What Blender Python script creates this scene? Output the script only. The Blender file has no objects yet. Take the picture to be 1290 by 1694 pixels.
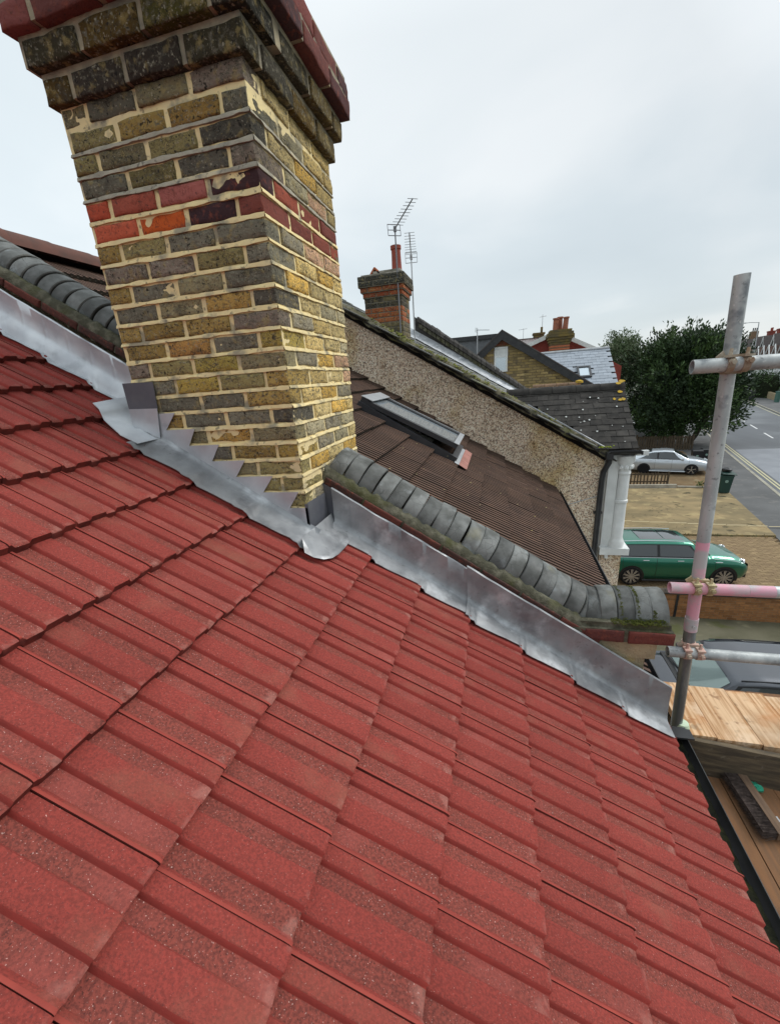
import bpy, bmesh, math, random
from math import sin, cos, tan, pi, radians, atan2, sqrt
from mathutils import Vector, Matrix, noise
random.seed(11)
SC = bpy.context.scene
COL = SC.collection
V = Vector
R = random.random
def U(a, b): return a + (b - a) * random.random()

# ------------------------------------------------------------ camera
cam = bpy.data.cameras.new('camera')
camo = bpy.data.objects.new('camera', cam)
COL.objects.link(camo)
SC.camera = camo
yaw, pitch, roll = -0.267524591513531, 0.3469487141753212, 0.07575756700425323
fw = V((sin(yaw) * cos(pitch), cos(yaw) * cos(pitch), -sin(pitch)))
r0 = V((cos(yaw), -sin(yaw), 0)); d0 = fw.cross(r0)
rr = r0 * cos(roll) + d0 * sin(roll); dd = d0 * cos(roll) - r0 * sin(roll)
camo.matrix_world = Matrix(((rr.x, -dd.x, -fw.x, 0.84623), (rr.y, -dd.y, -fw.y, -1.69402), (rr.z, -dd.z, -fw.z, 0.69623), (0, 0, 0, 1)))
cam.sensor_fit = 'HORIZONTAL'; cam.sensor_width = 36
cam.lens = 36 * 689.616 / 1290
cam.shift_x = 1.92 / 1290; cam.shift_y = 33.14 / 1290
cam.clip_start = 0.05; cam.clip_end = 2000

# ------------------------------------------------------------ sky and light
SUN_EL, SUN_AZ = radians(44), radians(66)      # sun veiled by cloud, high over the street
w = bpy.data.worlds.new('World'); SC.world = w; w.use_nodes = True
nt = w.node_tree; nt.nodes.clear()
def N(t, ty, **k):
    n = t.nodes.new(ty)
    for a, b in k.items(): setattr(n, a, b)
    return n
wo = N(nt, 'ShaderNodeOutputWorld'); bg = N(nt, 'ShaderNodeBackground')
sky = N(nt, 'ShaderNodeTexSky', sky_type='NISHITA', sun_disc=False, sun_elevation=SUN_EL, sun_rotation=SUN_AZ)
tc = N(nt, 'ShaderNodeTexCoord')
sep = N(nt, 'ShaderNodeSeparateXYZ'); nt.links.new(tc.outputs['Generated'], sep.inputs[0])
zc = N(nt, 'ShaderNodeMath', operation='MAXIMUM'); nt.links.new(sep.outputs[2], zc.inputs[0]); zc.inputs[1].default_value = 0.0
za = N(nt, 'ShaderNodeMath', operation='ADD'); nt.links.new(zc.outputs[0], za.inputs[0]); za.inputs[1].default_value = 0.22
dv = N(nt, 'ShaderNodeVectorMath', operation='DIVIDE'); nt.links.new(tc.outputs['Generated'], dv.inputs[0]); nt.links.new(za.outputs[0], dv.inputs[1])
n1 = N(nt, 'ShaderNodeTexNoise'); n1.inputs['Scale'].default_value = 0.9; n1.inputs['Detail'].default_value = 5; n1.inputs['Roughness'].default_value = 0.45; n1.inputs['Distortion'].default_value = 0.35
nt.links.new(dv.outputs[0], n1.inputs['Vector'])
cr = N(nt, 'ShaderNodeValToRGB')
e = cr.color_ramp.elements
e[0].position = 0.32; e[0].color = (5.05, 5.62, 5.90, 1)
e[1].position = 0.70; e[1].color = (6.75, 7.05, 7.15, 1)
m_ = e.new(0.50); m_.color = (5.50, 6.05, 6.30, 1)
nt.links.new(n1.outputs['Fac'], cr.inputs[0])
# brighter veil towards the veiled sun
sd = V((sin(SUN_AZ) * cos(SUN_EL), cos(SUN_AZ) * cos(SUN_EL), sin(SUN_EL)))
dp = N(nt, 'ShaderNodeVectorMath', operation='DOT_PRODUCT'); nt.links.new(tc.outputs['Generated'], dp.inputs[0]); dp.inputs[1].default_value = sd
mr = N(nt, 'ShaderNodeMapRange'); nt.links.new(dp.outputs['Value'], mr.inputs[0])
mr.inputs[1].default_value = 0.72; mr.inputs[2].default_value = 1.0; mr.inputs[3].default_value = 0.93; mr.inputs[4].default_value = 1.5
sc_ = N(nt, 'ShaderNodeVectorMath', operation='SCALE'); nt.links.new(cr.outputs[0], sc_.inputs[0]); 
mz = N(nt, 'ShaderNodeMapRange'); nt.links.new(zc.outputs[0], mz.inputs[0]); mz.inputs[1].default_value = 0.5; mz.inputs[2].default_value = 1.0; mz.inputs[3].default_value = 1.0; mz.inputs[4].default_value = 1.6
mm = N(nt, 'ShaderNodeMath', operation='MULTIPLY'); nt.links.new(mr.outputs[0], mm.inputs[0]); nt.links.new(mz.outputs[0], mm.inputs[1]); 
mw = N(nt, 'ShaderNodeMapRange'); nt.links.new(sep.outputs[0], mw.inputs[0]); mw.inputs[1].default_value = 0.35; mw.inputs[2].default_value = -0.8; mw.inputs[3].default_value = 1.0; mw.inputs[4].default_value = 1.3
m2 = N(nt, 'ShaderNodeMath', operation='MULTIPLY'); nt.links.new(mm.outputs[0], m2.inputs[0]); nt.links.new(mw.outputs[0], m2.inputs[1]); nt.links.new(m2.outputs[0], sc_.inputs['Scale'])
mx = N(nt, 'ShaderNodeMix', data_type='RGBA'); mx.inputs[0].default_value = 0.90
nt.links.new(sky.outputs[0], mx.inputs[6]); nt.links.new(sc_.outputs[0], mx.inputs[7])
nt.links.new(mx.outputs[2], bg.inputs[0]); bg.inputs[1].default_value = 0.1
nt.links.new(bg.outputs[0], wo.inputs[0])
sl = bpy.data.lights.new('sun', 'SUN'); sl.energy = 1.4; sl.angle = radians(24); sl.color = (1, 0.97, 0.93)
so = bpy.data.objects.new('sun', sl); COL.objects.link(so)
so.rotation_euler = V(sd).to_track_quat('Z', 'Y').to_euler()
vs = SC.view_settings
vs.view_transform = 'Standard'; vs.look = 'None'; vs.gamma = 1; vs.exposure = 0.42; vs.use_curve_mapping = False

# ------------------------------------------------------------ materials
MATS = {}
def mat(name, col, col2=None, scale=8, detail=5, lo=.35, hi=.65, rough=.8, rough2=None, metal=0, bump=0, bscale=60, bdist=.004, spots=(), obj=False, attr=None, rand=True, tint=.0, aniso=None, coat=0, trans=0, ior=1.45, wear=None, bdetail=4, cracks=None, veins=None):
    """spots: (colour, scale, lo, hi, amount) extra noise layers; obj: multiply by the object's own colour"""
    if name in MATS: return MATS[name]
    m = bpy.data.materials.new(name); m.use_nodes = True; MATS[name] = m
    t = m.node_tree; t.nodes.clear(); L = t.links.new
    out = N(t, 'ShaderNodeOutputMaterial'); b = N(t, 'ShaderNodeBsdfPrincipled'); L(b.outputs[0], out.inputs[0])
    co = N(t, 'ShaderNodeTexCoord'); vec = co.outputs['Object']
    if rand:
        oi = N(t, 'ShaderNodeObjectInfo')
        ad = N(t, 'ShaderNodeVectorMath', operation='ADD'); L(vec, ad.inputs[0])
        ml = N(t, 'ShaderNodeVectorMath', operation='SCALE'); ml.inputs[0].default_value = (37.3, 71.1, 13.7); L(oi.outputs['Random'], ml.inputs['Scale'])
        L(ml.outputs[0], ad.inputs[1]); vec = ad.outputs[0]
    if aniso:
        mp = N(t, 'ShaderNodeMapping'); L(vec, mp.inputs[0]); mp.inputs['Scale'].default_value = aniso; avec = mp.outputs[0]
    else: avec = vec
    def nz(sc, de=5, v=None, ro=.55):
        n = N(t, 'ShaderNodeTexNoise'); n.inputs['Scale'].default_value = sc; n.inputs['Detail'].default_value = de; n.inputs['Roughness'].default_value = ro
        L(v or avec, n.inputs['Vector']); return n.outputs['Fac']
    def rng(x, a, c, o0=0., o1=1.):
        r = N(t, 'ShaderNodeMapRange'); L(x, r.inputs[0]); r.inputs[1].default_value = a; r.inputs[2].default_value = c; r.inputs[3].default_value = o0; r.inputs[4].default_value = o1
        return r.outputs[0]
    def mixc(f, A, B, mode='MIX'):
        x = N(t, 'ShaderNodeMix', data_type='RGBA', blend_type=mode)
        if isinstance(f, (int, float)): x.inputs[0].default_value = f
        else: L(f, x.inputs[0])
        for i, q in ((6, A), (7, B)):
            if isinstance(q, tuple): x.inputs[i].default_value = q + (1,)
            else: L(q, x.inputs[i])
        return x.outputs[2]
    c = col
    if obj:
        oi2 = N(t, 'ShaderNodeObjectInfo'); c = oi2.outputs['Color']
    if attr:
        at = N(t, 'ShaderNodeAttribute'); at.attribute_name = attr; c = at.outputs['Color']
    base = nz(scale, detail)
    if col2 is not None: c = mixc(rng(base, lo, hi), c, col2)
    for (sc2, ss, a, bb, am) in spots:
        c = mixc(rng(nz(ss, 4, vec), a, bb, 0, am), c, sc2)
    if tint:
        oi3 = N(t, 'ShaderNodeObjectInfo')
        hs = N(t, 'ShaderNodeHueSaturation'); L(rng(oi3.outputs['Random'], 0, 1, 1 - tint, 1 + tint), hs.inputs['Value'])
        if isinstance(c, tuple): hs.inputs['Color'].default_value = c + (1,)
        else: L(c, hs.inputs['Color'])
        c = hs.outputs[0]
    if wear:
        wa = N(t, 'ShaderNodeAttribute'); wa.attribute_name = 'wear'
        mw = N(t, 'ShaderNodeMath', operation='MULTIPLY'); L(wa.outputs['Fac'], mw.inputs[0]); L(rng(nz(22, 4, vec), .50, .62), mw.inputs[1])
        c = mixc(mw.outputs[0], c, wear)
    hgt = None
    if cracks:
        vo = N(t, 'ShaderNodeTexVoronoi', feature='DISTANCE_TO_EDGE'); vo.inputs['Scale'].default_value = cracks[0]
        L(vec, vo.inputs['Vector'])
        k = rng(vo.outputs['Distance'], 0, cracks[1], 1, 0)
        kk = N(t, 'ShaderNodeMath', operation='MULTIPLY'); L(k, kk.inputs[0]); L(rng(nz(3, 2, vec), .46, .56), kk.inputs[1])
        c = mixc(kk.outputs[0], c, cracks[2])
    if veins:      # fine dark creases
        for (vs_, wd, vc, am) in veins:
            q = N(t, 'ShaderNodeTexNoise'); q.inputs['Scale'].default_value = vs_; q.inputs['Detail'].default_value = 3; q.inputs['Distortion'].default_value = 1.2; L(avec, q.inputs['Vector'])
            a0 = N(t, 'ShaderNodeMath', operation='SUBTRACT'); L(q.outputs['Fac'], a0.inputs[0]); a0.inputs[1].default_value = .5
            a1 = N(t, 'ShaderNodeMath', operation='ABSOLUTE'); L(a0.outputs[0], a1.inputs[0])
            a2 = N(t, 'ShaderNodeMath', operation='MULTIPLY'); L(rng(a1.outputs[0], 0, wd, am, 0), a2.inputs[0]); L(rng(nz(14, 2, vec), .40, .56), a2.inputs[1])
            c = mixc(a2.outputs[0], c, vc)
    if isinstance(c, tuple): b.inputs['Base Color'].default_value = c + (1,)
    else: L(c, b.inputs['Base Color'])
    if rough2 is not None: L(rng(nz(scale * 1.7, 4, vec), .35, .65, rough, rough2), b.inputs['Roughness'])
    else: b.inputs['Roughness'].default_value = rough
    b.inputs['Metallic'].default_value = metal
    if rough >= .72 and not metal: b.inputs['Specular IOR Level'].default_value = .18
    b.inputs['Coat Weight'].default_value = coat; b.inputs['Coat Roughness'].default_value = .05
    b.inputs['Transmission Weight'].default_value = trans; b.inputs['IOR'].default_value = ior
    if bump:
        bp = N(t, 'ShaderNodeBump'); bp.inputs['Strength'].default_value = bump; bp.inputs['Distance'].default_value = bdist
        L(nz(bscale, bdetail, vec, .7), bp.inputs['Height']); L(bp.outputs[0], b.inputs['Normal'])
    return m
def voro_mat(name, cols, scale, bdist=.006, dirt=()):
    """pebbledash: many small stones, each of its own colour"""
    m = bpy.data.materials.new(name); m.use_nodes = True; MATS[name] = m
    t = m.node_tree; t.nodes.clear(); L = t.links.new
    out = N(t, 'ShaderNodeOutputMaterial'); b = N(t, 'ShaderNodeBsdfPrincipled'); L(b.outputs[0], out.inputs[0]); b.inputs['Roughness'].default_value = .9; b.inputs['Specular IOR Level'].default_value = .15
    co = N(t, 'ShaderNodeTexCoord')
    vo = N(t, 'ShaderNodeTexVoronoi'); vo.inputs['Scale'].default_value = scale; L(co.outputs['Object'], vo.inputs['Vector'])
    sp = N(t, 'ShaderNodeSeparateColor'); L(vo.outputs['Color'], sp.inputs[0])
    cr = N(t, 'ShaderNodeValToRGB'); cr.color_ramp.interpolation = 'CONSTANT'; L(sp.outputs[0], cr.inputs[0])
    el = cr.color_ramp.elements
    for i, c in enumerate(cols):
        q = el[i] if i < 2 else el.new(i / len(cols))
        q.position = i / len(cols); q.color = c + (1,)
    c = cr.outputs[0]
    for (dc, ds, lo, hi, am) in dirt:
        n = N(t, 'ShaderNodeTexNoise'); n.inputs['Scale'].default_value = ds; n.inputs['Detail'].default_value = 5; L(co.outputs['Object'], n.inputs['Vector'])
        r = N(t, 'ShaderNodeMapRange'); L(n.outputs['Fac'], r.inputs[0]); r.inputs[1].default_value = lo; r.inputs[2].default_value = hi; r.inputs[4].default_value = am
        x = N(t, 'ShaderNodeMix', data_type='RGBA', blend_type='MULTIPLY'); L(r.outputs[0], x.inputs[0]); L(c, x.inputs[6]); x.inputs[7].default_value = dc + (1,); c = x.outputs[2]
    L(c, b.inputs['Base Color'])
    bp = N(t, 'ShaderNodeBump'); bp.inputs['Distance'].default_value = bdist; bp.invert = True; L(vo.outputs['Distance'], bp.inputs['Height']); L(bp.outputs[0], b.inputs['Normal'])
    return m

M_PAN = mat('red_tile_granular', (.285, .070, .053), (.165, .046, .037), 190, 7, .40, .60, rough=.85, bump=1, bscale=170, bdist=.0045, bdetail=6, wear=(.46, .22, .18), tint=.07,
            spots=[((.085, .03, .025), 260, .59, .66, .85), ((.72, .50, .44), 300, .66, .70, .95), ((.40, .095, .08), 3.2, .5, .7, .5)])
M_ROLL = mat('red_tile_smooth', (.305, .054, .042), (.205, .040, .032), 200, 7, .38, .62, rough=.8, bump=1, bscale=190, bdist=.0030, bdetail=6, wear=(.42, .18, .15), tint=.07,
             spots=[((.15, .04, .036), 260, .60, .66, .8), ((.70, .42, .36), 330, .68, .72, .8), ((.28, .11, .075), 4.5, .54, .72, .5)])
M_LIP = mat('red_tile_lip', (.32, .058, .043), (.25, .048, .037), 14, rough=.75, bump=.4, bscale=200, bdist=.0015)
M_BUTT = mat('red_tile_edge', (.17, .034, .026), (.09, .024, .02), 30, rough=.9, bump=.6, bscale=180, bdist=.002)
M_RISE = mat('red_tile_rise', (.29, .043, .034), (.21, .036, .029), 12, rough=.85, bump=.5, bscale=240, bdist=.0018)  # near-facing roll sides, slightly darker: a little shade put into the colour
M_DARK = mat('dark_underlay', (.015, .013, .012), rough=1)
M_BRICK = mat('stock_brick', (.3, .2, .1), (.15, .135, .10), 62, 9, .52, .68, rough=.95, bump=1, bscale=60, bdist=.016, bdetail=10, obj=True, aniso=(1, 1, 1.5),
              spots=[((.42, .32, .13), 30, .54, .66, .5), ((.44, .40, .30), 95, .60, .68, .7), ((.022, .021, .018), 75, .61, .67, .9), ((.05, .046, .04), 11, .60, .70, .5)],
              veins=[(26, .022, (.028, .025, .02), .85), (58, .030, (.04, .036, .028), .7)])
M_BRICKB = mat('stock_brick_shared', (.30, .21, .10), (.08, .075, .06), 9, 6, .42, .62, rough=.95, bump=1, bscale=55, bdist=.006,
               spots=[((.02, .02, .018), 14, .58, .66, .8)])
M_REDB = mat('red_brick', (.4, .1, .05), (.2, .06, .04), 50, 7, .52, .75, rough=.9, bump=1, bscale=60, bdist=.005, obj=True, spots=[((.05, .03, .03), 70, .6, .68, .6)], veins=[(30, .02, (.05, .025, .02), .6)])
M_MORT = mat('sandy_mortar', (.82, .665, .345), (.70, .575, .33), 12, 6, .4, .7, rough=.95, bump=1, bscale=120, bdist=.003, bdetail=8, rand=False,
             spots=[((.27, .25, .19), 8, .53, .63, .85), ((.14, .13, .10), 34, .60, .68, .75)])
M_LEAD = mat('lead_sheet', (.32, .33, .34), (.215, .22, .23), 9, 6, .36, .66, rough=.34, rough2=.58, metal=.38, bump=.18, bscale=14, bdist=.006,
             spots=[((.56, .58, .60), 7, .55, .70, .7), ((.11, .115, .125), 5, .55, .70, .7), ((.13, .135, .14), 45, .64, .70, .5)])
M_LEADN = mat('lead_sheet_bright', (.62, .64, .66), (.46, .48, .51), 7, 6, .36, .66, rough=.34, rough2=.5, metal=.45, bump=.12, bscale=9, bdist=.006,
              spots=[((.24, .26, .28), 6, .60, .72, .55)])
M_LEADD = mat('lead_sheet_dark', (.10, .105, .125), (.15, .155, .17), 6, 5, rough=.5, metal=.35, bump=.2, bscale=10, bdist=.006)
M_COPE = mat('blue_clay_coping', (.15, .155, .148), (.07, .072, .066), 11, 6, .38, .62, rough=.55, rough2=.8, bump=.35, bscale=90, bdist=.002, tint=.35, cracks=(21, .018, (.03, .03, .028)),
             spots=[((.30, .33, .34), 9, .60, .75, .6), ((.15, .14, .08), 5, .62, .72, .5)])
M_BED = mat('mossy_bedding_mortar', (.075, .072, .05), (.16, .15, .11), 22, 6, .45, .68, rough=1, bump=1, bscale=50, bdist=.01, rand=False, spots=[((.07, .072, .022), 6, .54, .66, .55)])
M_MOSS = mat('moss', (.050, .062, .012), (.10, .105, .025), 30, rough=1, bump=1, bscale=80, bdist=.006)
M_MOSSY = mat('yellow_moss', (.20, .20, .045), (.10, .115, .03), 9, rough=1, bump=1, bscale=60, bdist=.008)
M_LICH = mat('orange_lichen', (.52, .33, .04), (.35, .24, .06), 20, rough=1)
M_WLICH = mat('white_lichen', (.55, .56, .54), rough=1)
M_BRTILE = mat('brown_tile', (.135, .080, .058), (.090, .057, .045), 6, 6, rough=.85, bump=.6, bscale=160, bdist=.002, tint=.14, spots=[((.16, .12, .09), 300, .66, .72, .8), ((.12, .07, .05), 2.5, .5, .7, .6)])
M_BRTILEP = mat('pink_tile', (.42, .20, .17), (.30, .15, .12), 8, rough=.85)
M_PEB = voro_mat('pebbledash', [(.80, .67, .50), (.40, .29, .21), (.66, .49, .36), (.86, .78, .64), (.26, .195, .15), (.62, .49, .37), (.74, .58, .45)], 70, .006,
                 dirt=[((.80, .70, .38), 1.3, .52, .68, .8), ((.62, .56, .48), .7, .52, .66, .6), ((.70, .64, .56), 2.6, .54, .66, .5)])
M_WHITE = mat('white_paint', (.74, .75, .74), (.62, .63, .62), 5, rough=.5, spots=[((.35, .34, .30), 9, .66, .78, .5)])
M_BLACK = mat('black_plastic', (.018, .018, .02), (.035, .035, .036), 7, rough=.32)
M_GUT = mat('gutter_grime', (.013, .013, .010), (.035, .035, .018), 18, rough=.9, bump=1, bscale=40, bdist=.008, rand=False, spots=[((.05, .05, .02), 12, .58, .66, .6)])
M_SLATE = mat('weathered_slate', (.14, .14, .13), (.09, .09, .085), 7, rough=.7, tint=.2, bump=.3, bscale=40, spots=[((.22, .23, .10), 5, .55, .66, .7)])
M_DTILE = mat('dark_concrete_tile', (.060, .055, .050), (.035, .033, .031), 9, 6, rough=.95, tint=.2, bump=.6, bscale=90, bdist=.003, spots=[((.30, .30, .28), 40, .72, .76, .7)])
M_GSL = mat('grey_slate', (.30, .335, .38), (.26, .29, .33), 3, rough=.55, tint=.10)
M_GALV = mat('galvanised_tube', (.50, .52, .51), (.34, .36, .36), 12, 6, .4, .6, rough=.45, rough2=.7, metal=.3, bump=.3, bscale=70, bdist=.001, rand=False, aniso=(1, 1, .25),
             spots=[((.15, .165, .18), 9, .53, .62, .8), ((.62, .62, .60), 40, .62, .70, .7), ((.12, .12, .12), 50, .63, .70, .6)])
M_GALVD = mat('galvanised_tube_dark', (.17, .19, .20), (.30, .32, .32), 14, 6, .5, .7, rough=.4, metal=.6, bump=.3, bscale=70, bdist=.001, rand=False, aniso=(1, 1, .35))
M_PINK = mat('pink_paint', (.68, .33, .40), (.54, .40, .42), 16, 6, .45, .62, rough=.6, rand=False, bump=.3, bscale=80, bdist=.001, spots=[((.42, .40, .40), 22, .60, .68, .8)])
M_PINKF = mat('worn_pink_paint', (.66, .33, .41), (.44, .43, .43), 11, 6, .42, .58, rough=.6, rand=False, bump=.3, bscale=80, bdist=.001, aniso=(.4, 1, 1))
M_RUST = mat('rusty_coupler', (.30, .20, .13), (.42, .38, .30), 26, 6, rough=.7, metal=.3, bump=.6, bscale=70, bdist=.002, spots=[((.16, .07, .03), 30, .55, .64, .8)])
M_BRASS = mat('yellow_zinc_coupler', (.52, .44, .26), (.36, .30, .18), 26, rough=.5, metal=.45, bump=.5, bscale=70, bdist=.002, spots=[((.50, .22, .22), 18, .60, .68, .7)])
M_BAND = mat('pale_green_plastic', (.55, .66, .48), rough=.6)
M_PLANK = mat('pale_timber', (.64, .43, .26), (.40, .215, .10), 2.6, 8, .42, .60, rough=.75, aniso=(22, .8, 22), bump=.5, bscale=30, bdist=.002, tint=.12,
              spots=[((.74, .58, .42), 4, .48, .64, .7), ((.24, .12, .06), 20, .60, .70, .7), ((.48, .21, .08), 5, .54, .66, .6), ((.30, .20, .12), 1.8, .52, .68, .6), ((.20, .15, .10), 9, .63, .70, .5)])
M_FASC = mat('dark_weathered_board', (.15, .115, .075), (.075, .06, .045), 4, 7, .36, .62, rough=.9, aniso=(1.5, 10, 12), bump=.6, bscale=40, bdist=.003, spots=[((.22, .19, .15), 18, .64, .72, .6)])
M_DECK = mat('brown_deck_board', (.25, .125, .062), (.19, .105, .06), 3, 7, .38, .62, rough=.85, aniso=(14, 1.2, 14), bump=.5, bscale=40, bdist=.002, tint=.12,
             spots=[((.09, .06, .04), 7, .58, .70, .6)])
M_BRIS = mat('bristle', (.045, .033, .03), (.10, .075, .065), 60, rough=.9)
M_BWOOD = mat('broom_wood', (.20, .13, .085), (.13, .085, .06), 6, rough=.85, aniso=(10, 1, 10), bump=.4, bscale=40, bdist=.002)
M_GREEN = mat('green_rag', (.03, .36, .22), (.02, .26, .16), 12, rough=.7)
M_GLASS = mat('window_glass', (.035, .042, .046), rough=.02, metal=.0, coat=1)
M_GLASSL = mat('bright_window_glass', (.50, .56, .60), rough=.08, metal=.6, rand=False)
M_GREYF = mat('grey_window_frame', (.035, .037, .042), (.05, .05, .055), 6, rough=.4)
M_LGREY = mat('light_grey_metal', (.42, .43, .44), (.33, .34, .35), 5, rough=.4, metal=.3)
M_YB = mat('yellow_brick', (.40, .29, .12), (.30, .22, .10), 4, rough=.95, attr='Col')
M_TERR = mat('terracotta', (.26, .16, .10), (.16, .11, .075), 7, rough=.9, tint=.15)
M_POT = mat('red_chimney_pot', (.30, .075, .05), (.22, .06, .045), 6, rough=.8)
M_ORANGE = mat('orange_clay', (.48, .15, .075), (.38, .12, .06), 8, rough=.85)
M_REDH = mat('red_hanging_tile', (.28, .06, .045), (.20, .05, .04), 5, rough=.85)
M_AER = mat('aerial_metal', (.20, .20, .21), rough=.5, metal=.4)
M_AERL = mat('pale_aerial_metal', (.45, .46, .47), rough=.45, metal=.5)
M_TRUNK = mat('bark', (.045, .035, .028), (.03, .025, .02), 9, rough=1, bump=1, bscale=20, bdist=.03)
M_LEAF = mat('leaf', (.04, .07, .02), rough=.7, attr='Col', rand=False)
M_ASPH = mat('road_asphalt', (.135, .142, .152), (.115, .12, .128), .22, 4, rough=.85, rand=False, aniso=(2.2, .16, 1), bump=.3, bscale=30, bdist=.003, spots=[((.19, .20, .21), .12, .5, .62, .7)])
M_PATCH = mat('pale_road_patch', (.26, .27, .29), (.22, .23, .25), .8, rough=.85, rand=False)
M_PAVE = mat('pavement_asphalt', (.135, .135, .135), (.105, .105, .105), .5, 6, rough=.9, rand=False, spots=[((.19, .18, .17), 1.6, .56, .68, .6), ((.08, .08, .08), .9, .58, .7, .5)])
M_KERB = mat('kerb_stone', (.36, .34, .28), (.28, .26, .21), 1.2, rough=.9)
M_LINE = mat('white_road_paint', (.72, .72, .70), (.5, .5, .5), 6, rough=.7, rand=False)
M_YLINE = mat('yellow_road_paint', (.55, .50, .28), (.40, .38, .26), 6, rough=.7, rand=False)
M_CONC = mat('mossy_yellow_concrete', (.30, .225, .12), (.19, .15, .085), .9, 8, .36, .62, rough=.9, rand=False, bump=.6, bscale=12, bdist=.01, aniso=(.8, 1.3, 1), spots=[((.055, .05, .03), 1.6, .62, .69, .85), ((.42, .33, .17), 1.8, .55, .68, .6)], veins=[(.32, .006, (.05, .045, .03), 1.)])
M_YARD = mat('mossy_yard_concrete', (.135, .125, .085), (.085, .08, .05), .9, 7, rough=.95, rand=False, spots=[((.21, .19, .12), 2.2, .58, .68, .6), ((.07, .08, .02), 1.4, .6, .7, .6)])
M_SOIL = mat('brown_soil', (.19, .125, .065), (.13, .09, .05), 1.2, 7, rough=1, rand=False, spots=[((.24, .20, .12), 3, .55, .66, .6)])
M_GROUND = mat('dull_ground', (.15, .15, .13), (.11, .12, .08), .08, rough=1, rand=False)
M_WBRICK = mat('orange_wall_brick', (.33, .155, .062), (.24, .11, .05), 8, rough=.95, tint=.22)
M_WMORT = mat('wall_mortar', (.26, .20, .13), rough=1)
M_COPBLK = mat('dark_coping_stone', (.055, .045, .038), (.09, .075, .06), 6, rough=.95)
M_RENDER = mat('white_render', (.72, .72, .70), (.62, .62, .60), .7, rough=.8)
M_BSLATE = mat('brown_grey_roof', (.10, .085, .08), (.075, .065, .062), 2, rough=.85, tint=.1)
M_CREAM = mat('cream_stone', (.42, .33, .20), (.24, .20, .13), 6, 7, rough=.95, bump=1, bscale=25, bdist=.012, spots=[((.10, .095, .07), 9, .55, .65, .8), ((.50, .34, .12), 5, .6, .7, .6)])
M_FENCE = mat('fence_timber', (.10, .075, .05), (.07, .055, .04), 6, rough=.95)
M_TYRE = mat('tyre_rubber', (.012, .012, .013), rough=.8)
M_RIM = mat('alloy_rim', (.45, .46, .48), rough=.25, metal=.8)
M_CHROME = mat('chrome', (.7, .72, .74), rough=.12, metal=1)
M_TRIM = mat('black_trim', (.012, .012, .013), rough=.5)
M_LAMP = mat('headlamp_glass', (.55, .58, .60), rough=.08, metal=.3, coat=1)
M_TAIL = mat('red_lamp_glass', (.35, .01, .015), rough=.12, coat=1)
def paint(name, c, metal=.35): return mat(name, c, rough=.28, metal=metal, coat=1)

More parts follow.
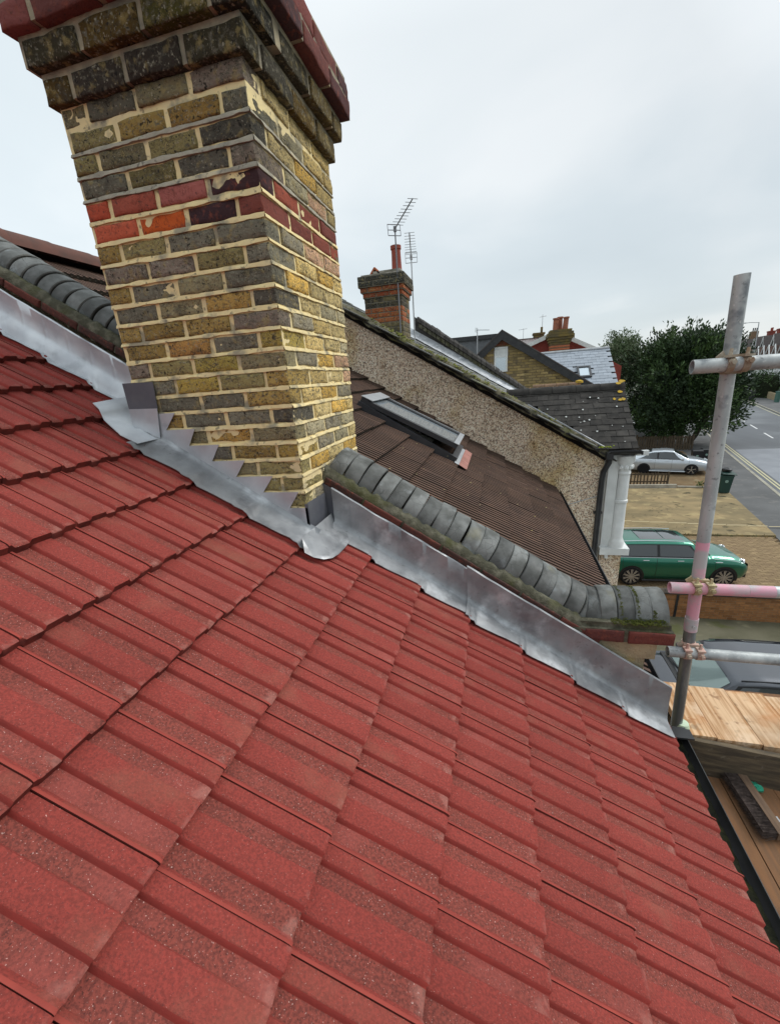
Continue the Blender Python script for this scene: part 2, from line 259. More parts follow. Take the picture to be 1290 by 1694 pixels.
# ------------------------------------------------------------ mesh helpers
class MB:
    def __init__(s): s.v = []; s.f = []; s.m = []; s.c = []
    def add(s, vs, fs, m=0, c=None):
        o = len(s.v); s.v += [tuple(v) for v in vs]
        for f in fs: s.f.append(tuple(i + o for i in f)); s.m.append(m); s.c.append(c)
        return o
    def hexa(s, p, m=0, c=None): s.add(p, [(3, 2, 1, 0), (4, 5, 6, 7), (0, 1, 5, 4), (1, 2, 6, 5), (2, 3, 7, 6), (3, 0, 4, 7)], m, c)
    def box(s, x0, x1, y0, y1, z0, z1, m=0, T=None, c=None):
        p = [V(q) for q in ((x0, y0, z0), (x1, y0, z0), (x1, y1, z0), (x0, y1, z0), (x0, y0, z1), (x1, y0, z1), (x1, y1, z1), (x0, y1, z1))]
        if T: p = [T(*q) if callable(T) else T @ q for q in p]
        s.hexa(p, m, c)
    def tube(s, pts, r, n=10, m=0, caps=True):
        pts = [V(p) for p in pts]; rs = r if isinstance(r, (list, tuple)) else [r] * len(pts)
        rings = []
        for i, p in enumerate(pts):
            d = (pts[min(i + 1, len(pts) - 1)] - pts[max(i - 1, 0)]).normalized()
            a = d.cross(V((0, 0, 1)) if abs(d.z) < .9 else V((1, 0, 0))).normalized(); b = d.cross(a)
            rings.append([p + (a * cos(2 * pi * k / n) + b * sin(2 * pi * k / n)) * rs[i] for k in range(n)])
        s.loft(rings, True, m, caps)
    def loft(s, rings, closed=True, m=0, caps=False):
        n = len(rings[0]); vs = [v for r in rings for v in r]; fs = []
        for i in range(len(rings) - 1):
            for k in range(n if closed else n - 1):
                a = i * n + k; b = i * n + (k + 1) % n
                fs.append((a, b, b + n, a + n))
        if caps: fs += [tuple(range(n))[::-1], tuple(range((len(rings) - 1) * n, len(rings) * n))]
        s.add(vs, fs, m)
    def lathe(s, prof, c, n=16, m=0, axis='z'):
        rings = []
        for (r, h) in prof:
            rg = []
            for k in range(n):
                a = 2 * pi * k / n; q = (r * cos(a), r * sin(a), h)
                if axis == 'y': q = (q[0], q[2], q[1])
                rg.append(V(c) + V(q))
            rings.append(rg)
        s.loft(rings, True, m, True)
    def slab(s, poly, d, m=0):
        """closed polygon (3D points) extruded by vector d"""
        n = len(poly); a = [V(p) for p in poly]; b = [p + V(d) for p in a]
        s.add(a + b, [tuple(range(n))[::-1], tuple(range(n, 2 * n))] + [(i, (i + 1) % n, (i + 1) % n + n, i + n) for i in range(n)], m)
    def sheet(s, g, th, nrm, m=0):
        """grid of points given a thickness along -nrm"""
        R_, C_ = len(g), len(g[0]); nv = V(nrm) * th
        top = [V(p) for r in g for p in r]; bot = [p - nv for p in top]; o = R_ * C_; fs = []
        for i in range(R_ - 1):
            for j in range(C_ - 1):
                a, b, c, d = i * C_ + j, i * C_ + j + 1, (i + 1) * C_ + j + 1, (i + 1) * C_ + j
                fs += [(a, b, c, d), (d + o, c + o, b + o, a + o)]
        rim = [j for j in range(C_)] + [i * C_ + C_ - 1 for i in range(1, R_)] + [(R_ - 1) * C_ + j for j in range(C_ - 2, -1, -1)] + [i * C_ for i in range(R_ - 2, 0, -1)]
        for k in range(len(rim)):
            a, b = rim[k], rim[(k + 1) % len(rim)]; fs.append((b, a, a + o, b + o))
        s.add(top + bot, fs, m)
    def mesh(s, name, mats, smooth=None, off=(0, 0, 0), wear=None, fix=True):
        me = bpy.data.meshes.new(name); ox, oy, oz = off
        me.from_pydata([(a - ox, b - oy, c - oz) for a, b, c in s.v], [], s.f)
        for q in (mats if isinstance(mats, (list, tuple)) else [mats]): me.materials.append(q)
        if any(s.m): me.polygons.foreach_set('material_index', s.m)
        if any(c is not None for c in s.c):
            ca = me.color_attributes.new('Col', 'FLOAT_COLOR', 'CORNER'); buf = []
            for f, c in zip(s.f, s.c): buf += list((c or (.3, .3, .3)) + (1,)) * len(f)
            ca.data.foreach_set('color', buf)
        if wear:
            at = me.attributes.new('wear', 'FLOAT', 'POINT'); at.data.foreach_set('value', wear)
        me.update()
        if fix:
            bm = bmesh.new(); bm.from_mesh(me); bmesh.ops.recalc_face_normals(bm, faces=bm.faces); bm.to_mesh(me); bm.free()
        if smooth is not None:
            me.shade_smooth(); me.set_sharp_from_angle(angle=radians(smooth))
        return me
def origin(o):
    p = V((0, 0, 0))
    while o: p += o.location; o = o.parent
    return p
def link(name, me, parent=None, loc=(0, 0, 0), rot=None, scale=None, color=None, kind=None):
    o = bpy.data.objects.new(name, me); COL.objects.link(o)
    if parent: o.parent = parent
    o.location = loc
    if rot: o.rotation_euler = rot
    if scale: o.scale = scale
    if color: o.color = tuple(color) + (1,)
    if kind: o['kind'] = kind
    return o
def part(name, mb, mats, parent, smooth=None, kind=None, color=None, wear=None, fix=True):
    """a mesh in world coordinates linked under its thing"""
    return link(name, mb.mesh(name, mats, smooth, origin(parent), wear, fix), parent, kind=kind, color=color)
def lpart(name, mb, mats, parent, smooth=None, color=None):
    """a mesh in the local coordinates of its thing"""
    return link(name, mb.mesh(name, mats, smooth), parent, color=color)
def thing(name, label, cat, loc=(0, 0, 0), rz=0, group=None):
    o = bpy.data.objects.new(name, None); COL.objects.link(o); o.location = loc; o.rotation_euler = (0, 0, rz)
    o['label'] = label; o['category'] = cat
    if group: o['group'] = group
    return o
def tag(o, label, cat, group=None, kind=None):
    o['label'] = label; o['category'] = cat
    if group: o['group'] = group
    if kind: o['kind'] = kind
    return o
def top(name, mb, mats, label, cat, at, smooth=None, group=None, kind=None, color=None):
    o = link(name, mb.mesh(name, mats, smooth, at), None, at, color=color)
    return tag(o, label, cat, group, kind)
def struct(name, mb, mats, smooth=None):
    o = link(name, mb.mesh(name, mats, smooth)); o['kind'] = 'structure'; return o
def copy_tree(o, parent=None):
    c = o.copy(); COL.objects.link(c); c.parent = parent
    for ch in list(o.children): copy_tree(ch, c)
    return c
def nz(p, s=1.): return noise.noise(V(p) * s)

# ------------------------------------------------------------ roof frame (shared by the two coplanar roofs)
AL = 0.5581953902825814; SA, CA, TA = sin(AL), cos(AL), tan(AL)
Z0 = 0.047985; GA = 0.2825464718666531; S0 = -1.674542415684236
G = -6.25
def RP(s, y, h): return V((s * CA + h * SA, y, Z0 - s * SA + h * CA))
def RV(s, y, h): return V((s * CA, y, Z0 - s * SA + h))
NR = V((SA, 0, CA)); DS = V((CA, 0, -SA))
RROT = Matrix(((CA, 0, SA), (0, 1, 0), (-SA, 0, CA))).to_euler()      # tile axes: x down the slope, y across, z off the roof

# =================================================================== SETTING
def road_c(y):
    pts = [(-60, 2), (0, 13.9), (23.7, 19.6), (39.7, 23.4), (59.3, 28.9), (77, 34.2), (150, 57), (320, 112)]
    for (a, xa), (b, xb) in zip(pts, pts[1:]):
        if y <= b: return xa + (xb - xa) * (y - a) / (b - a)
    return pts[-1][1]
ys = [-40, -20, 0, 10, 17, 24, 32, 40, 50, 60, 70, 80, 100, 120, 150, 200, 260, 320]
def strip(y_list, o0, o1, z, mb, m=0):
    vs = []
    for y in y_list: vs += [(road_c(y) + o0, y, z), (road_c(y) + o1, y, z)]
    mb.add(vs, [(2 * i, 2 * i + 1, 2 * i + 3, 2 * i + 2) for i in range(len(y_list) - 1)], m)
RZ = G - .10
b = MB(); b.add([(-600, -300, G - .13), (900, -300, G - .13), (900, 1200, G - .13), (-600, 1200, G - .13)], [(0, 1, 2, 3)]); struct('ground', b, M_GROUND)
b = MB(); strip(ys, -4.4, 4.4, RZ, b); struct('road', b, M_ASPH)
b = MB(); strip([20, 24, 30, 37], -3.7, -.6, RZ + .004, b); struct('road_patch', b, M_PATCH)
def pave_in(y): return 11.66 + .183 * (y - 16.9) if y < 60 else road_c(y) - 7.2
b = MB()
for a, c in zip(ys, ys[1:]):
    p = [(pave_in(a), a), (road_c(a) - 4.6, a), (road_c(c) - 4.6, c), (pave_in(c), c)]
    b.hexa([(x, y, G - .12) for x, y in p] + [(x, y, G) for x, y in p])
struct('pavement', b, M_PAVE)
b = MB()
for a, c in zip(ys, ys[1:]):
    p = [(road_c(a) + 4.55, a), (road_c(a) + 7.5, a), (road_c(c) + 7.5, c), (road_c(c) + 4.55, c)]
    b.hexa([(x, y, G - .12) for x, y in p] + [(x, y, G) for x, y in p])
struct('far_pavement', b, M_PAVE)
b = MB()
y = 8.
while y < 120:
    c = y + .9
    for o0, o1 in ((-4.598, -4.44), (4.44, 4.548)):
        p = [(road_c(y) + o0, y + .008), (road_c(y) + o1, y + .008), (road_c(c) + o1, c), (road_c(c) + o0, c)]
        b.hexa([(x, q, G - .2) for x, q in p] + [(x, q, G + .012) for x, q in p])
    y += .915
struct('kerb', b, M_KERB)
b = MB()
y = 6.
while y < 190: strip([y, y + 3.2], -.07, .07, RZ + .008, b); y += 6.0
struct('road_markings', b, M_LINE)
b = MB(); strip(ys[2:-3], -4.12, -4.03, RZ + .008, b); strip(ys[2:-3], -3.93, -3.84, RZ + .008, b); strip(ys[3:-3], 4.05, 4.14, RZ + .008, b); struct('yellow_lines', b, M_YLINE)
def yard(name, y0, y1, x0, z, m, x1=None, n=6):
    b = MB()
    for i in range(n):
        a = y0 + (y1 - y0) * i / n; c = y0 + (y1 - y0) * (i + 1) / n
        xa, xc = (x1, x1) if x1 else (pave_in(a), pave_in(c))
        p = [(x0, a), (xa, a), (xc, c), (x0, c)]
        b.hexa([(x, q, G - .3) for x, q in p] + [(x, q, z) for x, q in p])
    return struct(name, b, m)
yard('front_yard', -14, 10.28, 1.5, G + .004, M_YARD)
yard('concrete_drive', 17.05, 24.6, 2.2, G + .06, M_CONC)
yard('soil_yard', 24.61, 36.5, 2.2, G + .01, M_SOIL)
yard('far_yard', 36.55, 70, 2.2, G + .012, M_PAVE)
b = MB()
for k in range(14): b.box(2.6 + k * .72, 3.31 + k * .72, 19.05 - .075 * k, 19.11 - .075 * k, G + .0605, G + .0645)
struct('drive_joint', b, mat('pale_joint', (.50, .42, .26), rough=.9))
# block paving: rows of bricks; the near ones are pieces of their own, the rest joined
pav = yard('block_drive', 10.62, 17.0, 2.2, G - .03, mat('paving_sand', (.12, .09, .06), rough=1))
M_BLOCK = mat('paving_block', (.30, .20, .11), (.21, .145, .085), 5, rough=.95, attr='Col', rand=False)
b = MB(); k = 0
yy = 10.7
while yy < 16.9:
    xx = 4.2 + (.11 if k % 2 else 0)
    while xx < pave_in(yy) - .22:
        g = U(.75, 1.2); b.box(xx, xx + .208, yy, yy + .105, G - .03, G + .006 + U(0, .006), c=(.265 * g, .19 * g, .105 * g)); xx += .217
    yy += .114; k += 1
part('paving_block', b, M_BLOCK, pav, kind='stuff', fix=False)

# =================================================================== OUR HOUSE
house = thing('terraced_house', 'house with red interlocking roof tiles, stock brick chimney and new lead flashing', 'house', (0, 0, G))
b = MB(); b.box(-5.2, 1.55, -4.0, .585, G - .1, -1.25); part('wall', b, M_BRICKB, house)
# roof deck
b = MB()
def deck(b, s0, s1, y0, y1, h0, h1):
    b.hexa([RP(s0, y0, h0), RP(s1, y0, h0), RP(s1, y1, h0), RP(s0, y1, h0), RP(s0, y0, h1), RP(s1, y0, h1), RP(s1, y1, h1), RP(s0, y1, h1)])
deck(b, -3.6, 1.93, -2.75, .2, -.16, -.075)
bz = RP(-3.6, 0, -.1); b.hexa([(bz.x, -2.75, bz.z), (bz.x, .2, bz.z), (bz.x - 4.3, .2, bz.z - 2.7), (bz.x - 4.3, -2.75, bz.z - 2.7), (bz.x, -2.75, bz.z + .1), (bz.x, .2, bz.z + .1), (bz.x - 4.3, .2, bz.z - 2.6), (bz.x - 4.3, -2.75, bz.z - 2.6)])
roof = part('roof', b, M_DARK, house)

PROF = [(-.0015, .0158), (.0045, .0150), (.015, .0014), (.0555, 0.), (.0578, .0040), (.0612, .0108), (.0638, .0124), (.1165, .0124), (.1215, .0024), (.125, .0005), (.1568, 0.), (.159, .0040), (.1624, .0108), (.165, .0124), (.1972, .0120)]
FM = [2, 1, 0, 4, 4, 1, 1, 1, 0, 0, 4, 4, 1, 1]
def tile_mesh(umax, seed, slots):
    """interlocking tile: two flat rolls, two granular pans, lip at the side lap"""
    random.seed(seed)
    pr = [(u, h) for u, h in PROF if u <= umax + 1e-6]
    b = MB(); T = .0285; tilt = .030 / GA
    vs_ = [-.385, -.28, -.14, -.045, -.016, -.005, .0]; wear = []
    rows = []
    for v in vs_:
        dr = 0 if v < -.01 else (-.0012 if v < -.002 else -.0045)
        rows.append([(u, v + (U(-.0018, .0018) if v > -.01 else 0), h - .004 + v * tilt + dr + U(-.0005, .0005)) for u, h in pr])
    n = len(pr); vs = []; fs = []; ms = []
    for r, v in zip(rows, vs_):
        vs += r
        wear += [(.36 if (v > -.022 and h < .002) else (.32 if v > -.008 else 0.)) for u, h in pr]
    for i in range(len(rows) - 1):
        for k in range(n - 1):
            a = i * n + k; fs.append((a, a + 1, a + n + 1, a + n)); ms.append(FM[k])
    # skirt: front edge, bottom
    o = len(vs); last = rows[-1]
    vs += [(u, v - .003 + U(-.001, .001), h - T) for u, v, h in last]; wear += [0] * n
    L0 = (len(rows) - 1) * n
    for k in range(n - 1): fs.append((L0 + k, L0 + k + 1, o + k + 1, o + k)); ms.append(3)
    o2 = len(vs); vs += [(u, -.385, h - .012) for u, v, h in rows[0]]; wear += [0] * n
    for k in range(n - 1): fs.append((o + k, o + k + 1, o2 + k + 1, o2 + k)); ms.append(3)
    for e_ in (0, n - 1):
        col_ = [i * n + e_ for i in range(len(rows))]
        fs.append(tuple(col_ + [o + e_, o2 + e_])); ms.append(3)
    b.v = [(v, u, h) for u, v, h in vs]; b.f = fs; b.m = ms; b.c = [None] * len(fs)
    return b.mesh('roof_tile', [M_PAN, M_ROLL, M_LIP, M_BUTT, M_RISE], 50, wear=wear)
FULL = [tile_mesh(.2, i, 0) for i in range(5)]
HALF = [tile_mesh(.1216, 10 + i, 0) for i in range(3)]
random.seed(5)
base = origin(house)
for k in range(-6, 14):
    s = S0 + k * GA; jy = U(-.003, .003)
    for i in range(-14, 1):
        y0 = .0915 + .2 * i + jy
        x_mid = (s - .14) * CA
        lim = -.006 if (-.80 < (s - .02) * CA and (s - .27) * CA < .0) else .195
        if s < -3.3: continue
        if y0 > lim - .05: continue
        me = random.choice(FULL) if y0 + .19 <= lim + .01 else random.choice(HALF)
        P = RP(s + U(-.003, .003), y0 + U(-.0006, .0006), U(-.0010, .0012)) - base
        link('roof_tile', me, roof, P, (RROT[0] + U(-.0016, .0016), RROT[1] + U(-.0016, .0016), RROT[2] + U(-.0022, .0022)))
# ------------------------------------------------ chimney
CW, CL, CT = .7866, .789, 1.6866; CC = .0755
def course_z(i): return CT - CC * (i + 1) + .005                      # bottom of the bricks of course i
def brick_mesh(L, D, H, seed, rough=.0055):
    random.seed(seed); b = MB(); nx, nz_ = 7, 4; rings = []
    def pt(x, y, z):
        q = V((x * 3, y * 3, z * 3)) + V((seed * 7.7, 0, 0)); k = noise.noise_vector(q * 4) * rough + noise.noise_vector(q * 13) * rough * .55
        return (x + k.x * .8, y + k.y, z + k.z * .8)
    e_ = .0045
    for y, ins in ((0, e_), (e_ * .8, .0008), (D - e_, .0008), (D, e_)):
        rg = []
        for a in range(nx): rg.append((-L + ins + (L - 2 * ins) * a / nx, y, ins))
        for a in range(nz_): rg.append((-ins, y, ins + (H - 2 * ins) * a / nz_))
        for a in range(nx): rg.append((-ins - (L - 2 * ins) * a / nx, y, H - ins))
        for a in range(nz_): rg.append((-L + ins, y, H - ins - (H - 2 * ins) * a / nz_))
        rings.append([pt(*q) for q in rg])
    b.loft(rings, True, 0, False)
    for rg, y in ((rings[0], 0), (rings[-1], D)):
        n = len(rg); grid = [[(-L + e_ + (L - 2 * e_) * a / nx, y, e_ + (H - 2 * e_) * c / nz_) for a in range(nx + 1)] for c in range(nz_ + 1)]
        vs = [pt(*q) for r in grid for q in r]
        b.add(vs, [(c * (nx + 1) + a, c * (nx + 1) + a + 1, (c + 1) * (nx + 1) + a + 1, (c + 1) * (nx + 1) + a) for c in range(nz_) for a in range(nx)])
    # merge doubles
    me = b.mesh('brick', M_BRICK)
    bm = bmesh.new(); bm.from_mesh(me); bmesh.ops.remove_doubles(bm, verts=bm.verts, dist=.0004); bmesh.ops.recalc_face_normals(bm, faces=bm.faces); bm.to_mesh(me); bm.free()
    me.shade_smooth(); me.set_sharp_from_angle(angle=radians(55)); return me
STR = [brick_mesh(.2085, .103, .0580, i) for i in range(9)]
HED = [brick_mesh(.098, .216, .0580, 20 + i) for i in range(5)]
SH = [brick_mesh(.1055, .103, .0580, 40 + i) for i in range(5)]
STRR = [m.copy() for m in STR]; HEDR = [m.copy() for m in HED]; SHR = [m.copy() for m in SH]
for m in STRR + HEDR + SHR: m.materials.clear(); m.materials.append(M_REDB)
random.seed(21)
# mortar body with an uneven pointed face on the two sides in view
b = MB()
def rough_face(b, P, Uv, Vv, nu, nv, nrm, amp):
    vs = []
    for j in range(nv + 1):
        for i in range(nu + 1):
            q = P + Uv * (i / nu) + Vv * (j / nv)
            k = (nz(q, 26) * .6 + nz(q, 70) * .4) * amp
            if i in (0, nu) : k = -abs(k) * .3
            vs.append(q + nrm * k)
    b.add(vs, [(j * (nu + 1) + i, j * (nu + 1) + i + 1, (j + 1) * (nu + 1) + i + 1, (j + 1) * (nu + 1) + i) for j in range(nv) for i in range(nu)])
zb, zt = -.55, 1.75; IN = .0025
rough_face(b, V((-CW + IN, IN, zb)), V((CW - 2 * IN, 0, 0)), V((0, 0, zt - zb)), 120, 330, V((0, -1, 0)), .0014)
rough_face(b, V((-IN, IN, zb)), V((0, CL - 2 * IN, 0)), V((0, 0, zt - zb)), 110, 330, V((1, 0, 0)), .0012)
b.box(-CW + IN, -IN - .002, IN + .002, CL - IN, zb, zt)
chim = part('chimney', b, M_MORT, house, 60, fix=False)
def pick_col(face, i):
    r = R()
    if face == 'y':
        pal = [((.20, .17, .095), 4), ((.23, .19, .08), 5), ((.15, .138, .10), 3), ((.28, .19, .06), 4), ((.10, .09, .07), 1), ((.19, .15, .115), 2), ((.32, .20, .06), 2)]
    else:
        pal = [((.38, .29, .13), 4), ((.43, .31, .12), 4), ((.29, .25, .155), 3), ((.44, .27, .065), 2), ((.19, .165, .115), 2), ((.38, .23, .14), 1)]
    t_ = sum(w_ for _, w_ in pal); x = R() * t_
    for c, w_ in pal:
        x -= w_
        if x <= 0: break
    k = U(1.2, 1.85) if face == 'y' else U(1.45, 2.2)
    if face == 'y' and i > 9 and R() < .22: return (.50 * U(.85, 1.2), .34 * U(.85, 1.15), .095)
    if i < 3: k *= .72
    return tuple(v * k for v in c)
def put(me, x, y, z, rz, col, sx=1, sz=1, par=None):
    o = link('brick', me, par or chim, V((x, y, z)) - base, (U(-.006, .006), U(-.006, .006), rz + U(-.006, .006)), (sx, 1, sz), col); return o
RED = {(3, 0): (.44, .085, .045), (3, 1): (.34, .085, .055), (3, 2): (.36, .115, .095), (3, 3): (.055, .028, .03), (4, 0): (.52, .115, .06), (4, 1): (.52, .105, .025), (4, 2): (.05, .027, .03), (4, 3): (.20, .06, .045)}
def course(i, x0, y0, x1, y1, z, sz=1, red=False, dark=False):
    """one course on the two faces in view; x0..x1 by y0..y1 is the plan"""
    W_, L_ = x1 - x0, y1 - y0; k = W_ / .7866; kl = L_ / .789
    odd = i % 2 == 1
    def C(face, n):
        if red:
            if (i, n) in RED and face == 'y': return RED[(i, n)]
            if i > 30: return random.choice([(.085, .035, .034), (.12, .042, .036), (.065, .033, .034), (.14, .048, .040), (.19, .06, .052)])
            return random.choice([(.22, .062, .042), (.30, .075, .045), (.17, .05, .038), (.34, .09, .05)])
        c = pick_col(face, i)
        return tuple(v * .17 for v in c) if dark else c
    S_, H_, Q_ = (STRR, HEDR, SHR) if red else (STR, HED, SH)
    pr = lambda: U(-.003, .0035)
    if odd:       # stretcher at the corner on the near face
        xs = [x1, x1 - .2248 * k, x1 - .4496 * k]
        for n, x in enumerate(xs): put(random.choice(S_), x + (.001 if n == 0 else 0), y0 - .0035 + pr(), z + U(-.002, .002), 0, C('y', 3 - n), k * U(.985, 1.0), sz)
        put(random.choice(Q_), x1 - .6744 * k, y0 - .0035 + pr(), z, 0, C('y', 0), k, sz)
        for n in range(3):
            y = y0 + .1125 * kl + .2253 * kl * n
            put(random.choice(S_), x1 + .0035 + pr(), y + .2105 * kl, z + U(-.002, .002), pi / 2, C('x', n), kl, sz)
    else:
        put(random.choice(H_), x1, y0 - .003, z, 0, C('y', 3), k, sz)
        for n in range(3):
            x = x1 - .1125 * k - .2248 * k * n
            put(random.choice(S_), x, y0 - .0035 + pr(), z + U(-.002, .002), 0, C('y', 2 - n), k * U(.985, 1.0), sz)
        for n in range(2):
            y = y0 + .2253 * kl * (n + 1)
            put(random.choice(S_), x1 + .0035 + pr(), y + .2105 * kl, z + U(-.002, .002), pi / 2, C('x', n), kl, sz)
        put(random.choice(Q_), x1 + .0035, y1, z, pi / 2, C('x', 3), kl, sz)
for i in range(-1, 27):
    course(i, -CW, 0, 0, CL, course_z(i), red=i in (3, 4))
bb = MB(); random.seed(77)
def bed_strip(face, z):
    n = 64; pts = []
    for i in range(n + 1):
        f = i / n
        q = (face, f * 9, z * 31)
        h = .0072 + nz(q, 1.2) * .0045 + nz((f * 31, z * 40, 2), 1) * .0016; d = .0034 + nz((f * 16, z * 17, face * 3), 1) * .0060 + nz((f * 47, z * 17, face * 3), 1) * .0022; zz = z + nz((f * 3, z * 9, face), 1) * .0035
        d = max(d, .0008)
        if face == 0: P = lambda o, zc: V((-CW + .003 + (CW - .001) * f, -.0035 - o, zc))
        else: P = lambda o, zc: V((.0035 + o, -.004 + (CL + .001) * f, zc)); 
        if face: d *= .75; h *= .85
        pts.append([P(-.006, zz - h), P(d, zz - h), P(d * .9, zz - h * .4), P(-.0005, zz + h), P(-.006, zz + h)])
    bb.loft(pts, False)
for i in range(0, 27):
    for f_ in (0, 1): bed_strip(f_, course_z(i) - .0085)
    if i == 2: part('pointing', bb, mat('grey_weathered_mortar', (.44, .40, .31), (.27, .25, .20), 14, 7, rough=.95, bump=1, bscale=90, bdist=.004, rand=False, spots=[((.62, .53, .34), 9, .58, .66, .8), ((.10, .095, .08), 40, .60, .68, .7)]), house, 60, kind='stuff'); bb = MB()
part('pointing', bb, M_MORT, house, 60, kind='stuff')
# corbelled head: two dark oversailing courses, then two of red brick
M_SOOT = mat('sooty_mortar', (.40, .34, .23), (.20, .18, .14), 14, 6, rough=1, bump=1, bscale=60, bdist=.006, spots=[((.42, .36, .24), 10, .58, .68, .7)])
for i, (zz, pl_, pr_, pn_, pf_, sz, red, dark) in enumerate([(1.750, .022, .028, .026, .03, 1.30, False, True), (1.846, .050, .060, .056, .06, 1.28, False, True), (1.936, .074, .104, .088, .10, 1.22, True, False), (2.014, .066, .096, .080, .092, 1.22, True, False)]):
    bb = MB(); bb.box(-CW - pl_ + .004, pr_ - .004, -pn_ + .004, CL + pf_ - .004, zz + .006, zz + .0585 * sz + .018)
    part('corbel', bb, M_SOOT, house)
    course(41 + i, -CW - pl_, -pn_, pr_, CL + pf_, zz, sz, red, dark)
bb = MB(); bb.box(-CW - .06, .06, -.06, CL + .06, 2.09, 2.13); bb.box(-CW + .05, -.05, .05, CL - .05, 2.13, 2.18); part('flaunching', bb, M_MORT, house)
bb = MB()
for yy in (.22, .57): bb.lathe([(.13, 2.17), (.12, 2.3), (.105, 2.55), (.125, 2.57), (.125, 2.62), (.09, 2.62), (.09, 2.3)], (-CW / 2, yy, 0), 18)
part('chimney_pot', bb, M_POT, house, 40)
# bricks of the two hidden faces, joined
bb = MB(); random.seed(3)
for i in range(-1, 20):
    z = course_z(i)
    for n in range(4):
        o_ = .1125 * (i % 2)
        x0_ = -CW + .225 * n - o_
        bb.box(max(x0_, -CW), min(x0_ + .215, 0), CL - .05, CL + .003, z, z + .0635)
        y0_ = .225 * n - o_
        bb.box(-CW - .003, -CW + .05, max(y0_, .01), min(y0_ + .215, CL), z, z + .0635)
part('hidden_face_bricks', bb, M_BRICKB, house, kind='stuff')

# ------------------------------------------------ parapet (party wall), copings
b = MB()
b.hexa([RV(-3.55, .222, -.7), RV(1.70, .222, -.7), RV(1.70, .585, -.7), RV(-3.55, .585, -.7), RV(-3.55, .222, .185), RV(1.70, .222, .185), RV(1.70, .585, .185), RV(-3.55, .585, .185)])
b.box(1.0, 1.575, .225, .58, G, -.99)
parp = part('parapet_wall', b, M_CREAM, house)
b = MB()      # mossy bedding under the copings
def bed(s0, s1, h0, h1, n):
    for side, (ya, yb) in enumerate(((.222, .30), (.50, .565))):
        g0 = []
        for j in range(5):
            row = []
            for i in range(n + 1):
                s = s0 + (s1 - s0) * i / n; y = ya + (yb - ya) * j / 4; prof = (0, .8, 1, .8, 0)[j]
                k = nz((s * 9, y * 9, side), 3) * .016
                row.append(RV(s, y + k * .6, h0 + (h1 - h0) * prof + k))
            g0.append(row)
        b.sheet(g0, .04, NR)
bed(.005, 1.60, .236, .275, 130); bed(-3.5, -.90, .272, .315, 130)
part('bedding_mortar', b, M_BED, house, 70)
BR = [brick_mesh(.216, .103, .058, 60 + i, .003) for i in range(5)]
for m in BR: m.materials.clear(); m.materials.append(M_REDB)
random.seed(8)
rot_s = Matrix(((CA, 0, SA), (0, 1, 0), (-SA, 0, CA))).to_euler()
for s0, s1, hh in ((.0, 1.60, .188), (-3.5, -.90, .225)):
    s = s0 + .216
    while s < s1 + .1:
        link('creasing_brick', random.choice(BR), parp, RV(min(s, s1), .2145 + U(-.002, .003), hh) - base, rot_s, (1, 1, .66), random.choice([(.13, .046, .036), (.095, .042, .034), (.17, .052, .036), (.07, .04, .034)]))
        s += .226
# kneeler: level courses at the foot of the parapet
for n, x in enumerate((1.462, 1.662)):
    link('creasing_brick', BR[n], parp, V((x - (0 if n else .012), .21 - .004 * n, -.566)) - base, (0, 0, .015 * n), (.90 if n else .80, 1, 1.08), (.15, .045, .036) if n else (.12, .042, .036))
b = MB(); b.box(1.22, 1.658, .216, .59, -.566, -.5); b.box(1.20, 1.65, .235, .575, -.5, -.474); part('kneeler_bed', b, M_BED, house)
b = MB()
for k in range(5): b.box(1.12 + .004 * k, 1.60 - .03 * (k % 2) - .012 * k, .228 + .004 * k, .58, -.66 - .09 * k, -.572 - .09 * k)
part('kneeler_stone', b, M_CREAM, house)
def cope_mesh(r, seed):
    random.seed(seed); b = MB(); L = .0815; rings = []; n = 18
    for x, dr in ((0, -.006), (.004, -.001), (.04, .001), (L - .004, .003), (L, -.002)):
        rings.append([(x, -(r + dr) * cos(pi * k / n) * 1.0, (r + dr) * .86 * sin(pi * k / n)) for k in range(n + 1)])
    for x, dr in ((L - .002, -.02), (0, -.02)):
        rings.append([(x, -(r + dr) * cos(pi * k / n), (r + dr) * .86 * sin(pi * k / n)) for k in range(n + 1)])
    rings.append(rings[0]); b.loft(rings, False)
    me = b.mesh('coping_tile', M_COPE, 45); return me
CM = [cope_mesh(.135, 1), cope_mesh(.124, 2)]
random.seed(31)
s = .012; n = 0
while s < 1.47:
    link('coping_tile', CM[0], parp, RV(s, .40 + U(-.004, .004), .25 + U(-.004, .004)) - base, (rot_s[0] + U(-.04, .04), rot_s[1] + U(-.045, .045), U(-.045, .045)))
    s += .0855
for k in range(5):   # level run over the kneeler, with a bent joint
    x = 1.292 + .0745 * k
    link('coping_tile', CM[0], parp, V((x - .012, .40, -.492)) - base, (0, radians(14) if k == 0 else U(-.02, .02), U(-.02, .02)), (.9, 1, 1.0))
s = -.90
while s > -3.5:
    link('coping_tile', CM[1], parp, RV(s - .0815, .40 + U(-.003, .003), .292 + U(-.003, .003)) - base, (rot_s[0], rot_s[1] + U(-.03, .03), U(-.03, .03)))
    s -= .087
